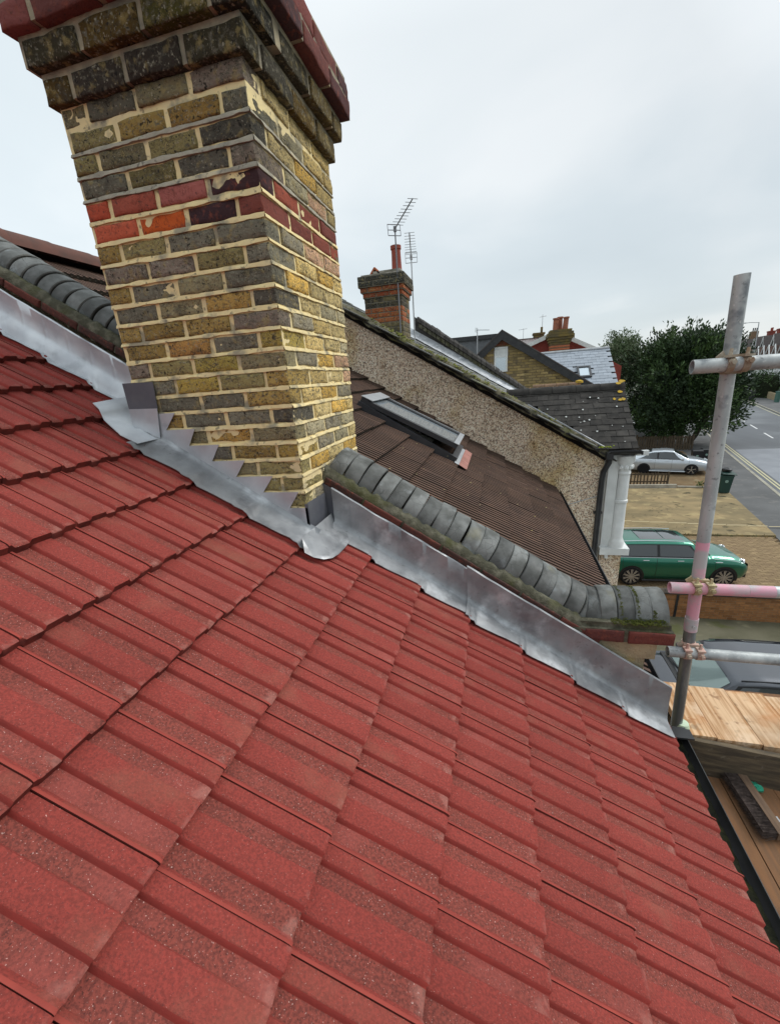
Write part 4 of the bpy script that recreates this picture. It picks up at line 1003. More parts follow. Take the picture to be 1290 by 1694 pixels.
# =================================================================== TERRACE BEYOND
t4 = thing('bay_fronted_house', 'house behind the dark parapet with a short terracotta bay ridge', 'house', (0, 11.3, G)); TO = origin(t4)
b = MB(); b.box(-6, 2.3, 9.46, 13.4, G, -.75); b.box(2.301, 2.75, 9.6, 11.4, G, -.85); part('wall', b, M_RENDER, t4)
b = MB(); b.hexa([R3(-3.6, 9.46, -.25), R3(2.4, 9.46, -.25), R3(2.4, 13.4, -.25), R3(-3.6, 13.4, -.25), R3(-3.6, 9.46, -.17), R3(2.4, 9.46, -.17), R3(2.4, 13.4, -.17), R3(-3.6, 13.4, -.17)]); part('roof', b, M_DTILE, t4)
b = MB(); b.slab([(1.0, 10.45, .24), (2.3, 9.35, -.52), (2.86, 9.35, -.52), (2.86, 10.45, .24)], (0, 0, -.05)); b.slab([(1.0, 10.45, .24), (2.3, 11.55, -.52), (2.86, 11.55, -.52), (2.86, 10.45, .24)], (0, 0, -.05)); br4 = part('bay_roof', b, M_DTILE, t4)
for k in range(14):
    b = MB(); x = 1.55 + .094 * k; b.tube([V((x, 10.40, .245)), V((x, 9.36, -.475))], .038, 6); part('roof_tile', b, M_TERR, br4, 60)
for k in range(4):
    b = MB(); x = 1.72 + .29 * k; b.tube([V((x, 10.45, .25)), V((x + .28, 10.45, .252))], .085, 10); part('ridge_tile', b, M_TERR, br4, 60)
b = MB(); b.lathe([(.03, .30), (.10, .33), (.09, .38), (.02, .40)], (2.84, 10.45, -.02), 10); part('finial', b, M_LICH, br4, 60)

yg = thing('yellow_brick_house', 'yellow brick gable end with white window and black bargeboards', 'house', (1, 18, G)); YO = origin(yg)
AX, AZ = .95, 2.30; LX, LZ = -.55, .98; RX, RZ_ = 4.75, -.16
b = MB(); b.slab([V((LX + .15, 18, -3)), V((RX - .1, 18, -3)), V((RX - .1, 18, RZ_ - .12)), V((AX, 18, AZ - .16)), V((LX + .15, 18, LZ - .12))], (0, 3.2, 0)); wl = part('wall', b, M_WMORT, yg)
b = MB(); b.box(LX + .2, RX - .2, 18.05, 21.1, G, -3); part('lower_wall', b, M_RENDER, yg)
b = MB(); random.seed(51); z = -.9; k = 0
while z < AZ - .2:
    x = LX + .1 + (.16 if k % 2 else 0)
    while x < RX:
        xm = x + .15; lim = LZ + (AZ - LZ) * (xm - LX) / (AX - LX) if xm < AX else AZ + (RZ_ - AZ) * (xm - AX) / (RX - AX)
        win = .60 < xm < 1.26 and .70 < z < 1.98
        if z < lim - .26 and not win:
            g = U(.55, 1.2); c = random.choice([(.44, .32, .13), (.36, .26, .11), (.26, .20, .10), (.14, .11, .07), (.48, .36, .17)])
            b.box(x, x + .295, 17.975, 18.01, z, z + .088, c=tuple(v * g for v in c))
        x += .315
    z += .108; k += 1
part('brick', b, M_YB, wl, kind='stuff', fix=False)
b = MB()
for k in range(9): b.box(.62 + .07 * k, .67 + .07 * k, 17.97, 18.01, 1.75, 2.0)
part('soldier_brick', b, mat('red_soldier', (.34, .11, .06), (.22, .08, .05), 7, rough=.9, tint=.2), wl, kind='stuff')
for (xa, za), (xb, zb_) in (((AX, AZ), (RX + .1, RZ_ - .06)), ((AX, AZ), (LX - .1, LZ - .06))):
    b = MB(); b.slab([V((xa, 17.75, za)), V((xb, 17.75, zb_)), V((xb, 17.75, zb_ - .30)), V((xa, 17.75, za - .34))], (0, .09, 0)); part('bargeboard', b, M_BLACK, yg)
    b = MB(); b.slab([V((xa, 17.72, za + .05)), V((xb, 17.72, zb_ + .05)), V((xb, 17.72, zb_)), V((xa, 17.72, za))], (0, 3.6, 0)); part('roof', b, M_BSLATE, yg)
b = MB()
for x0, x1, z0, z1 in ((.66, .72, .72, 1.70), (1.13, 1.20, .72, 1.70), (.72, 1.13, 1.63, 1.70), (.72, 1.13, 1.30, 1.36), (.72, 1.13, .72, .78)): b.box(x0, x1, 17.93, 18.0, z0, z1)
wf = part('window', b, M_WHITE, yg)
b = MB(); b.box(.72, 1.13, 17.965, 17.985, .78, 1.30); part('pane', b, M_GLASSL, wf); b = MB(); b.box(.72, 1.13, 17.96, 17.98, 1.36, 1.63); part('blind', b, M_WHITE, wf)
b = MB(); b.box(-2.4, .75, 21.3, 23.5, -1, 2.28); part('dormer', b, mat('dormer_cladding', (.16, .17, .18), (.12, .125, .13), 4, rough=.7), yg)
b = MB(); b.box(-2.55, .9, 21.2, 23.6, 2.281, 2.48); part('dormer_roof', b, M_BLACK, yg)
b = MB(); b.tube([(-.10, 17.9, 1.0), (.25, 17.9, 1.03), (.30, 17.9, .92)], .02, 6); part('bracket', b, M_WHITE, yg)

gs = thing('slate_roof_house', 'house with pale grey slate roof and one small roof window', 'house', (4, 21, G)); GO = origin(gs)
b = MB(); b.box(1.2, 5.75, 19.9, 24, G, -.35); part('wall', b, M_RENDER, gs)
gy0, gz0, gy1, gz1 = 19.5, -.24, 22.0, 1.43; ga = atan2(gz1 - gz0, gy1 - gy0); gl = sqrt((gz1 - gz0) ** 2 + (gy1 - gy0) ** 2)
def RG(x, d, h=0): return V((x, gy0 + d * cos(ga) - h * sin(ga), gz0 + d * sin(ga) + h * cos(ga)))
def rz_(x): return (x - 3.8) * .035
b = MB(); b.slab([RG(1.25, 0, -.06), RG(5.95, 0, -.06), RG(5.95, gl, -.06), RG(1.25, gl, -.06)], (0, 0, -.05)); b.slab([(1.25, gy1, gz1 - .05), (5.95, gy1, gz1 - .05), (5.95, 24.5, -.2), (1.25, 24.5, -.2)], (0, 0, -.05)); gr = part('roof', b, M_DARK, gs)
b = MB(); b.box(-.171, .171, -.004, .34, -.008, .008); gm = b.mesh('roof_slate', M_GSL); random.seed(61)
for k in range(14):
    d = .005 + gl * k / 14; x = 1.42 + (.175 if k % 2 else 0)
    while x < 5.85:
        if not (4.36 < x < 4.98 and .62 < d < 1.52): link('roof_slate', gm, gr, RG(x, d, U(0, .008)) - GO, (ga - .04 + U(-.008, .008), U(-.006, .006), U(-.004, .004)))
        x += .35
b = MB(); b.tube([(1.25, gy1, gz1 - .01), (5.95, gy1, gz1 + .01)], .07, 8); part('ridge_tile', b, M_LGREY, gr)
b = MB()
for x0, x1, d0, d1 in ((4.38, 4.46, .78, 1.60), (4.88, 4.96, .78, 1.60), (4.46, 4.88, .78, .87), (4.46, 4.88, 1.52, 1.60)):
    b.hexa([RG(x0, d0, -.02), RG(x1, d0, -.02), RG(x1, d1, -.02), RG(x0, d1, -.02), RG(x0, d0, .08), RG(x1, d0, .08), RG(x1, d1, .08), RG(x0, d1, .08)])
gw = part('roof_window', b, M_GREYF, gs)
b = MB(); b.hexa([RG(4.46, .87, .03), RG(4.88, .87, .03), RG(4.88, 1.52, .03), RG(4.46, 1.52, .03), RG(4.46, .87, .045), RG(4.88, .87, .045), RG(4.88, 1.52, .045), RG(4.46, 1.52, .045)]); part('pane', b, M_GLASSL, gw)

rh = thing('red_tiled_house', 'distant red tiled gable with white bargeboards and a stout chimney with red pots', 'house', (5.5, 38, G)); RO = origin(rh)
b = MB(); b.slab([V((1.82, 38, 2.2)), V((5.3, 38, 3.45)), V((10.46, 38, .5)), V((10.46, 38, -1.5)), V((1.82, 38, -1.5))], (0, 6, 0)); part('gable', b, M_REDH, rh)
b = MB(); b.box(2, 10.2, 38.2, 43.8, G, -1.5); part('wall', b, M_RENDER, rh)
for (xa, za), (xb, zb_) in (((5.3, 3.6), (1.6, 2.22)), ((5.3, 3.6), (8.75, 1.9))):
    b = MB(); b.slab([V((xa, 37.7, za)), V((xb, 37.7, zb_)), V((xb, 37.7, zb_ - .34)), V((xa, 37.7, za - .34))], (0, .2, 0)); part('bargeboard', b, M_WHITE, rh)
b = MB(); b.box(1.4, 4.0, 39, 41, 2.6, 3.2); part('flat_dormer', b, M_WHITE, rh); b = MB(); b.box(1.3, 4.1, 38.9, 41.1, 3.201, 3.26); part('dormer_roof', b, M_BSLATE, rh)
b = MB(); b.box(4.78, 6.16, 36.2, 37.5, .8, 3.05); cr_ = part('chimney', b, mat('far_chimney_brick', (.24, .13, .075), (.12, .09, .06), 2.2, rough=.95, aniso=(1, 1, 6)), rh)
for k, (o_, z) in enumerate(((.05, 2.45), (.12, 2.62), (.20, 2.80), (.28, 2.98), (.22, 3.16), (.10, 3.34))):
    b = MB(); b.box(4.78 - o_, 6.16 + o_, 36.2 - o_, 37.5 + o_, z, z + .165); part('corbel', b, mat('far_dark_brick', (.10, .085, .055), (.19, .14, .05), 2, rough=1), rh)
for z in (2.05, 2.25): b = MB(); b.box(4.765, 6.175, 36.185, 37.515, z, z + .10); part('band', b, M_ORANGE, rh)
for x, y, h, tl in ((5.10, 36.6, 4.36, 0), (5.45, 37.0, 4.46, 0), (5.80, 36.6, 4.38, .05)):
    b = MB(); b.tube([(x, y, 3.4), (x + tl, y, h - .12), (x + tl, y, h - .10), (x + tl, y, h)], [.21, .185, .23, .23], 12); part('chimney_pot', b, mat('dusky_pot', (.36, .14, .085), (.24, .10, .07), 5, rough=.9), rh, 50)
b = MB(); b.box(3.75, 4.6, 40, 41, 2.2, 3.55); b.box(3.68, 4.67, 39.93, 41.07, 3.551, 3.70); b.tube([(4.4, 40.4, 3.7), (4.4, 40.4, 4.15)], .1, 8); part('back_chimney', b, MATS['far_dark_brick'], rh)
b = MB(); b.box(6.55, 7.1, 40, 41, 1.9, 2.9); b.tube([(6.75, 40.3, 2.9), (6.75, 40.3, 3.5)], .12, 8); b.tube([(7.0, 40.3, 2.9), (7.0, 40.3, 3.35)], .1, 8); part('back_chimney', b, MATS['far_dark_brick'], rh)
b = MB(); b.tube([(4.45, 40.6, 3.6), (4.45, 40.6, 5.15)], .022, 5); b.tube([(4.2, 40.6, 4.95), (4.75, 40.6, 5.0)], .018, 5); b.tube([(2.9, 40.6, 3.2), (2.9, 40.6, 4.2)], .018, 5); b.tube([(2.5, 40.6, 4.1), (3.2, 40.6, 4.15)], .018, 5); part('aerial', b, M_AERL, rh)
# =================================================================== SCAFFOLD
sc = thing('scaffold', 'galvanised scaffold post with three clamped horizontal tubes, partly sprayed pink', 'scaffold', (1.82, .38, G))
def px_(z): return 1.768 - .042 * z
def post(z0, z1, m, name='post', r=.0265): b = MB(); b.tube([(px_(z0), .38, z0), (px_(z1), .38, z1)], r, 24); return part(name, b, m, sc, 40)
b = MB(); b.tube([(px_(.30), .38, .30), (px_(.978), .38, .978)], .0265, 24, 0, False); b.tube([(px_(.978), .38, .978), (px_(.85), .38, .85)], .022, 24, 0, False); part('post', b, M_GALV, sc, 40)
post(-.10, .2995, M_GALV); post(-.30, -.1005, M_PINKF); post(-.505, -.3005, M_PINK); post(G, -.565, M_GALVD)
b = MB(); b.tube([(px_(-.575), .38, -.575), (px_(-.505), .38, -.505)], .029, 24); b.tube([(px_(-.54), .35, -.54), (px_(-.54), .345, -.54)], .006, 8); part('sleeve', b, M_PINKF, sc, 40)
b = MB(); b.lathe([(.029, -1.235), (.036, -1.22), (.036, -1.17), (.029, -1.15)], (px_(-1.2) + .022, .372, 0), 12); part('band', b, M_BAND, sc, 30)
def tube_x(z, x0, x1, m, xm=None, m2=None):
    def one(a, c, mm):
        b = MB(); b.tube([(a, .326, z), (c, .326, z)], .0268, 24, 0, False); b.tube([(c, .326, z), (a, .326, z)], .0225, 24, 0, False)
        ring = [V((a, .326 + r * cos(2 * pi * k / 24), z + r * sin(2 * pi * k / 24))) for r in (.0225, .0268) for k in range(24)]
        b.loft([ring[:24], ring[24:]], True); part('rail', b, mm, sc, 40)
    if xm: one(x0, xm, m); one(xm + .0005, x1, m2)
    else: one(x0, x1, m)
tube_x(.662, 1.590, 3.6, M_GALV); tube_x(-.318, 1.648, 1.96, M_PINK, 1.962 if False else None); tube_x(-.674, 1.688, 3.6, M_GALV)
b = MB(); b.tube([(1.9605, .326, -.318), (2.06, .326, -.318)], .0268, 24); part('rail', b, M_PINKF, sc, 40)
b = MB(); b.tube([(2.0605, .326, -.318), (3.6, .326, -.318)], .0268, 24); part('rail', b, mat('pale_galvanised', (.56, .60, .60), (.46, .49, .49), 14, rough=.45, metal=.4, rand=False), sc, 40)
def coupler(z, m):
    x = px_(z); b = MB()
    # band round the rail, band round the post, bolts and flaps
    for xo in (-.026, .026):
        b.tube([(x + xo - .012, .326, z), (x + xo + .012, .326, z)], .0315, 18)
    for zo in (-.020, .020): b.tube([(x, .382, z + zo - .010), (x, .382, z + zo + .010)], .0312, 18)
    b.box(x - .034, x + .034, .345, .362, z - .036, z + .036)
    c = part('coupler', b, m, sc, 45)
    for (sx, zz) in ((.026, .044), (-.030, .038)):
        b = MB(); b.tube([(x + sx, .290, z + zz * .25), (x + sx, .270, z + zz * .25)], .0085, 8); b.tube([(x + sx, .286, z + zz * .25), (x + sx, .279, z + zz * .25)], .0135, 6)
        b.tube([(x + sx, .315, z + .03), (x + sx + .002, .318, z + .058)], [.008, .006], 8); b.box(x + sx - .016, x + sx + .016, .292, .33, z + .026, z + .035); part('bolt', b, m, sc, 45) if False else part('bolt', b, m, c, 45)
    b = MB(); b.slab([V((x - .062, .350, z + .030)), V((x - .040, .350, z + .052)), V((x - .030, .350, z + .030)), V((x - .036, .350, z - .0)), V((x - .048, .350, z + .004))], (0, .008, 0)); part('flap', b, m, c)
coupler(.662, M_RUST); coupler(-.318, M_BRASS); coupler(-.674, mat('pink_coupler', (.55, .32, .27), (.48, .42, .33), 26, rough=.6, metal=.3, bump=.5, bscale=70, bdist=.002))
for z in (-1.50,):
    for yy in (.62, -1.55): b = MB(); b.tube([(1.66, yy, z), (3.4, yy, z)], .026, 12); part('transom', b, M_GALV, sc, 40)
for x in (2.95,):
    for yy in (.38, -1.6): b = MB(); b.tube([(x, yy, G), (x, yy, .9)], .026, 12); part('post', b, M_GALV, sc, 40)
b = MB(); b.tube([(1.86, -2.4, -1.552), (1.86, 1.1, -1.552)], .026, 12); b.tube([(2.90, -2.4, -1.552), (2.90, 1.1, -1.552)], .026, 12); part('ledger', b, M_GALV, sc, 40)
# deck boards
lab = ['brown scaffold deck board beside the black gutter', 'brown scaffold deck board under the broom head, second from the gutter', 'brown scaffold deck board third from the gutter', 'brown scaffold deck board fourth from the gutter', 'brown scaffold deck board outermost on the scaffold']
for k in range(5):
    b = MB(); x = 1.805 + .229 * k
    b.box(x, x + .225, -2.35, 1.05, -1.474, -1.436 + (.002 if k % 2 else 0))
    top('deck_board', b, M_DECK, lab[k], 'board', (x, -.6, -1.474), None, 'boards of the scaffold deck')
lab = ['pale new timber plank beside the scaffold post, nearest the parapet', 'pale new timber plank right of the scaffold post', 'orange streaked new timber plank in the middle of the stack', 'orange streaked new timber plank at the outer end of the stack']
random.seed(71)
x = 1.845
for k, wd in enumerate((.155, .20, .19, .21)):
    b = MB(); zz = -1.205 - .003 * k; yb = .775 - .012 * k
    b.slab([V((x + .002, .352 - .008 * k, zz)), V((x + wd, .350 - .008 * k, zz)), V((x + wd, yb, zz)), V((x + .002, yb, zz))], (0, 0, -.044))
    top('timber_plank', b, M_PLANK, lab[k], 'plank', (x, .55, zz - .044), None, 'new planks stacked on the scaffold'); x += wd + .003
b = MB(); b.box(x + .004, x + .30, .30, .735, -1.262, -1.222); top('timber_plank', b, M_PLANK, 'short pale plank lying lower at the outer end of the timber stack', 'plank', (x, .5, -1.262))
b = MB(); b.box(1.845, 2.92, .41, .74, -1.434, -1.262); top('timber_block', b, M_FASC, 'dark timber packing under the pale planks', 'timber', (2.2, .55, -1.434))
b = MB(); g0 = []
b.hexa([V(q) for q in ((1.842, .322, -1.436), (2.95, .205, -1.436), (2.95, .243, -1.436), (1.842, .36, -1.436), (1.842, .322, -1.212), (2.95, .205, -1.235), (2.95, .243, -1.235), (1.842, .349, -1.212))])
top('edge_board', b, M_FASC, 'dark weathered board standing on edge below the pale planks', 'board', (2.3, .3, -1.436))
# broom head
br = thing('broom_head', 'old broom head with dark bristles lying on the brown deck', 'broom', (2.10, .15, -1.434), radians(4))
b = MB(); b.box(.012, .050, -.17, .17, .018, .058); lpart('back', b, M_BWOOD, br)
b = MB(); random.seed(81)
for _ in range(1500):
    y = U(-.165, .165); z = U(.018, .056); y2 = y + U(-.02, .012); L = U(.062, .088)
    b.add([(.014, y - .0012, z), (.014, y + .0012, z), (.014 - L, y2, z + U(-.014, .008)), (.014, y, z + .002)], [(0, 1, 2), (0, 2, 3), (1, 3, 2)])
b.box(-.045, .013, -.16, .16, .020, .050)
lpart('bristles', b, M_BRIS, br)['kind'] = 'stuff'
b = MB(); b.tube([(.05, -.115, .045), (.10, -.105, .062), (.20, -.085, .09), (.34, -.06, .12)], [.012, .017, .019, .019], 10); b.box(.045, .058, -.15, -.08, .02, .056); lpart('handle_socket', b, M_LGREY, br, 40)
b = MB(); b.tube([(.052, -.15, .052), (.07, -.20, .02), (.055, -.25, .012)], .005, 6); lpart('brace', b, M_CHROME, br, 40)
random.seed(83)
for (x, y, r, l) in ((2.175, .262, .030, 'bright green crumpled scrap behind the broom head, right of the bristles'), (2.075, .285, .020, 'small dark green scrap at the far tip of the broom bristles')):
    b = MB(); rings = []
    for j in range(6):
        a = pi * j / 5; rings.append([V((x + r * sin(a) * cos(t) * U(.75, 1.2), y + r * sin(a) * sin(t) * U(.75, 1.2), -1.434 + r * .6 * (1 - cos(a)) * U(.8, 1.1))) for t in [2 * pi * k / 9 for k in range(9)]])
    b.loft(rings, True, 0, True); top('plastic_scrap', b, M_GREEN, l, 'litter', (x, y, -1.434), 30)
b = MB()
for _ in range(60): clump(b, V((U(2.2, 2.75), U(.10, .26), -1.434)), U(.002, .005), 1)
o = struct('sawdust', b, M_PLANK); tag(o, 'crumbs and wood chips on the brown deck below the edge board', 'debris', None, 'stuff')

# =================================================================== YARDS: WALL, CARS, BINS, FENCES
bw = thing('boundary_wall', 'low orange brick wall with dark coping in front of the green car', 'wall', (6.5, 10.4, G)); BO = origin(bw)
b = MB(); b.box(2.6, 11.4, 10.305, 10.50, G - .2, -5.52); part('core', b, M_WMORT, bw)
bm_ = MB(); bm_.box(-.1075, .1075, -.05, .05, 0, .065); wbm = bm_.mesh('brick', M_WBRICK); random.seed(91)
for i in range(10):
    for k in range(29):
        x = 4.1 + .2255 * k + (.112 if i % 2 else 0)
        if x < 11.3: link('brick', wbm, bw, V((x, 10.35 + U(-.004, .004), G + .002 + .0735 * i)) - BO)
for k in range(12):
    b = MB(); x = 2.6 + .735 * k; b.slab([V((x, 10.26, -5.52)), V((x, 10.26, -5.47)), V((x, 10.4, -5.43)), V((x, 10.55, -5.47)), V((x, 10.55, -5.52))], (.727, 0, 0)); part('coping_stone', b, M_COPBLK, bw)
b = MB(); b.box(5.82, 5.88, 10.285, 10.299, G, -5.52); part('movement_joint', b, M_BLACK, bw)

def interp(st, x):
    for a, c in zip(st, st[1:]):
        if x <= c[0]:
            f = (x - a[0]) / (c[0] - a[0]); return [p + (q - p) * f for p, q in zip(a, c)]
    return list(st[-1])
def car(name, label, loc, rz, st, P, axles, wr, cols, wins, screen, rear, extras):
    t = thing(name, label, 'car', loc, rz, None)
    x0, x1 = st[0][0], st[-1][0]; NS = 64; ww = .5 * P['W']
    def ring(x):
        _, zb, hw, zbelt, zt, hwt = interp(st, x)
        pts = [(hw * .90, zb), (hw * .975, zb + .10), (hw, zb + .26), (hw * 1.0, (zb + zbelt) / 2 + .1), (hw * .985, zbelt - .05), (hw * .95, zbelt), (hwt + .035, zt - .055), (hwt * .97, zt - .012), (hwt * .72, zt + .008), (0, zt + .014)]
        return pts
    rings = []
    xs = [x0 + (x1 - x0) * (i / NS) for i in range(NS + 1)]
    for x in xs:
        h = ring(x); rings.append([V((x, -y, z)) for y, z in h] + [V((x, y, z)) for y, z in h[-2::-1]])
    b = MB(); b.loft(rings, False); n = len(rings[0])
    b.add(rings[0], [tuple(range(n))]); b.add(rings[-1], [tuple(range(n))])
    body = lpart('body', b, cols['paint'], t, 32)
    def surf(x, f, side, off=.006):   # f 0 at the belt .. 1 at the roof edge
        h = ring(x); (ya, za), (yb, zb) = h[5], h[6]
        nrm = V((0, (zb - za), -(yb - ya))).normalized(); y = ya + (yb - ya) * f; z = za + (zb - za) * f
        return V((x, side * (y + nrm.y * off), z + nrm.z * off))
    for side in (-1, 1):
        for (a0, a1, c0, c1) in wins:       # bottom x from a0..a1, top x c0..c1
            g = []
            for j in range(5):
                f = .10 + .80 * j / 4
                g.append([surf((a0 + (c0 - a0) * j / 4) + ((a1 - a0) + ((c1 - c0) - (a1 - a0)) * j / 4) * i / 6, f, side) for i in range(7)])
            b = MB(); b.sheet(g, .003, (0, side, 0)); lpart('side_window', b, M_GLASS, t, 40)
        a0, a1 = wins[0][0], wins[-1][1]; c0, c1 = wins[0][2], wins[-1][3]     # black surround
        g = []
        for j in range(5):
            f = .02 + .94 * j / 4; e0 = a0 - .05 + (c0 - a0) * j / 4; e1 = a1 + .06 + (c1 - a1) * j / 4
            g.append([surf(e0 + (e1 - e0) * i / 16, f, side, .002) for i in range(17)])
        b = MB(); b.sheet(g, .002, (0, side, 0)); lpart('window_surround', b, M_TRIM, t, 40)
        b = MB(); b.tube([surf(a0 - .05 + (a1 - a0 + .12) * i / 12, .0, side, .008) for i in range(13)], .009, 6); lpart('waist_trim', b, M_CHROME, t, 40)
        for x in P['seams']:
            b = MB(); h = ring(x); b.tube([V((x, side * (h[k][0] + .001), h[k][1])) for k in (1, 2, 3, 4, 5)], .005, 4); lpart('door_seam', b, M_TRIM, t)
        for x in P['handles']:
            h = ring(x); b = MB(); zz = h[4][1] - .03; yy = h[4][0] + .012; b.tube([(x - .09, side * yy, zz), (x + .09, side * yy, zz)], .014, 6); lpart('door_handle', b, cols.get('handle', M_CHROME), t, 40)
        h = ring(P['mirror']); b = MB(); b.lathe([(.01, -.09), (.06, -.07), (.075, 0), (.07, .06), (.01, .08)], (P['mirror'], side * (h[5][0] + .10), h[5][1] + .07), 10, 0, 'y'); lpart('door_mirror', b, cols.get('mirror', cols['paint']), t, 40)
        b = MB(); b.tube([V((axles[0] + wr, side * (ww + .004), .20)), V((axles[1] - wr, side * (ww + .004), .20))], .035, 6); lpart('sill_trim', b, cols.get('sill', M_TRIM), t, 40)
        for ax in axles:
            h = ring(ax); yy = max(h[2][0], h[3][0])
            b = MB(); arc = [(ax + (wr + .055) * cos(q), side * (yy + .004), wr + (wr + .055) * sin(q)) for q in [pi * k / 12 for k in range(-1, 14)]]
            b.slab([V(q) for q in arc], (0, side * .004, 0)); lpart('wheel_arch', b, M_TRIM, t)
            w_ = MB(); w_.lathe([(wr - .10, -.11), (wr - .02, -.105), (wr, -.07), (wr, .07), (wr - .02, .105), (wr - .10, .11)], (ax, side * (yy - .085), wr), 28, 0, 'y'); wo_ = lpart('wheel', w_, M_TYRE, t, 40)
            w_ = MB(); yo = side * (yy + .012)
            w_.tube([(ax, yo - side * .02, wr), (ax, yo, wr)], [wr - .095] * 2, 28, 0)
            lpart('wheel_well', w_, M_TRIM, wo_, 30)
            if cols.get('rims', True) is not True and ax == cols['rims']: continue
            w_ = MB(); rim = wr - .085
            for k in range(P['spokes']):
                q = 2 * pi * k / P['spokes'] + .3; e_ = V((cos(q), 0, sin(q))); s_ = V((-sin(q), 0, cos(q))); c_ = V((ax, yo + side * .004, wr))
                w_.slab([c_ + e_ * .03 - s_ * .018, c_ + e_ * rim - s_ * .032, c_ + e_ * rim - s_ * .004, c_ + e_ * .03], (0, side * .010, 0)); w_.slab([c_ + e_ * .03, c_ + e_ * rim + s_ * .004, c_ + e_ * rim + s_ * .032, c_ + e_ * .03 + s_ * .018], (0, side * .010, 0))
            ring_ = [[V((ax + r * cos(2 * pi * k / 28), yo + side * d, wr + r * sin(2 * pi * k / 28))) for k in range(28)] for r, d in ((rim - .012, .010), (rim + .012, .012), (rim + .012, 0))]
            w_.loft(ring_, True); w_.tube([(ax, yo, wr), (ax, yo + side * .016, wr)], .045, 12); lpart('rim', w_, M_RIM, wo_, 40)
    def glass(xa, xb, name, k=.90, m=M_GLASS):
        g = []
        for i in range(9):
            x = xa + (xb - xa) * i / 8; h = ring(x); hw = h[6][0] * k
            g.append([V((x, hw * j / 6, h[9][1] + .010 - .028 * (abs(j) / 6) ** 3)) for j in range(-6, 7)])
        b = MB(); b.sheet(g, .003, (0, 0, 1)); return lpart(name, b, m, t, 40)
    glass(screen[0], screen[1], 'windscreen', .93, cols.get('screen', M_GLASS)); glass(rear[0], rear[1], 'rear_window', .9)
    extras(t, ring, glass)
    return t
ST_M = [(-2.16, .42, .62, .72, .80, .50), (-2.12, .30, .80, .92, 1.10, .58), (-2.0, .25, .87, .98, 1.38, .60), (-1.7, .22, .89, .985, 1.43, .625), (-.9, .2, .90, .975, 1.45, .64), (0, .2, .90, .965, 1.44, .64), (.42, .2, .90, .955, 1.395, .63), (.98, .2, .90, .945, .985, .72), (1.2, .2, .90, .92, .97, .72), (1.6, .22, .885, .86, .92, .68), (1.9, .26, .83, .76, .84, .60), (2.04, .32, .74, .64, .73, .52), (2.10, .42, .60, .52, .58, .42)]
def ex_mini(t, ring, glass):
    glass(-1.05, -.35, 'sunroof', .80, M_GLASS); glass(-.32, .25, 'sunroof', .80, M_GLASS)
    for s in (-1, 1):
        b = MB(); b.tube([V((x, s * (ring(x)[7][0] - .01), ring(x)[7][1] + .035)) for x in (-1.8, -1.2, -.4, .2)], .013, 6); lpart('roof_rail', b, M_CHROME, t, 40)
        b = MB(); b.lathe([(.01, -.05), (.09, -.03), (.115, 0), (.12, .02)], (1.885, s * .60, .74), 16, 0, 'y'); o = lpart('headlight', b, M_LAMP, t, 40); o.rotation_euler = (0, 0, 0)
        b = MB(); b.tube([(1.93 + .0, s * .60, .74), (1.97, s * .61, .745)], [.12, .105], 16); lpart('headlight_ring', b, M_CHROME, t, 40)
        b = MB(); b.box(-2.17, -2.10, s * .72 - .05, s * .72 + .05, .72, .95); lpart('tail_light', b, M_TAIL, t)
        b = MB(); b.tube([(1.02, s * .915, .86), (1.22, s * .91, .855)], .016, 6); lpart('side_scuttle', b, M_CHROME, t)
    b = MB(); b.box(2.06, 2.125, -.42, .42, .36, .62); lpart('grille', b, M_TRIM, t); b = MB(); b.box(1.90, 2.07, -.66, .66, .24, .36); lpart('bumper', b, M_TRIM, t)
    b = MB(); b.box(2.126, 2.135, -.26, .26, .44, .55); lpart('number_plate', b, M_WHITE, t)
    for s in (-.45, .35): b = MB(); b.tube([(.93, s - .28, 1.03), (.98, s + .28, 1.015)], .008, 4); lpart('wiper', b, M_TRIM, t)
P_GREEN = paint('green_car_paint', (.014, .165, .105), .7)
car('parked_car', 'dark green estate car with glass sunroof on the block paved drive', (6.47, 13.14, G + .015), radians(3.0), ST_M, dict(W=1.80, seams=(-1.62, -.62, .42, 1.05), handles=(-.95, .05), mirror=.66, spokes=10), (-1.335, 1.335), .325, dict(paint=P_GREEN, sill=M_TRIM), [(-1.98, -1.56, -1.93, -1.56), (-1.48, -.62, -1.48, -.62), (-.54, .62, -.54, .30)], (.47, .95), (-2.05, -1.99), ex_mini)
ST_S = [(-2.28, .42, .66, .78, .84, .54), (-2.2, .30, .82, .93, 1.02, .60), (-1.9, .24, .87, .97, 1.10, .60), (-1.55, .22, .88, .965, 1.20, .57), (-.85, .2, .885, .95, 1.42, .575), (-.2, .2, .885, .94, 1.465, .59), (.25, .2, .885, .93, 1.44, .585), (1.08, .2, .885, .915, .99, .72), (1.5, .22, .88, .87, .94, .70), (1.95, .27, .83, .76, .83, .62), (2.2, .34, .72, .62, .70, .50), (2.28, .44, .60, .52, .58, .42)]
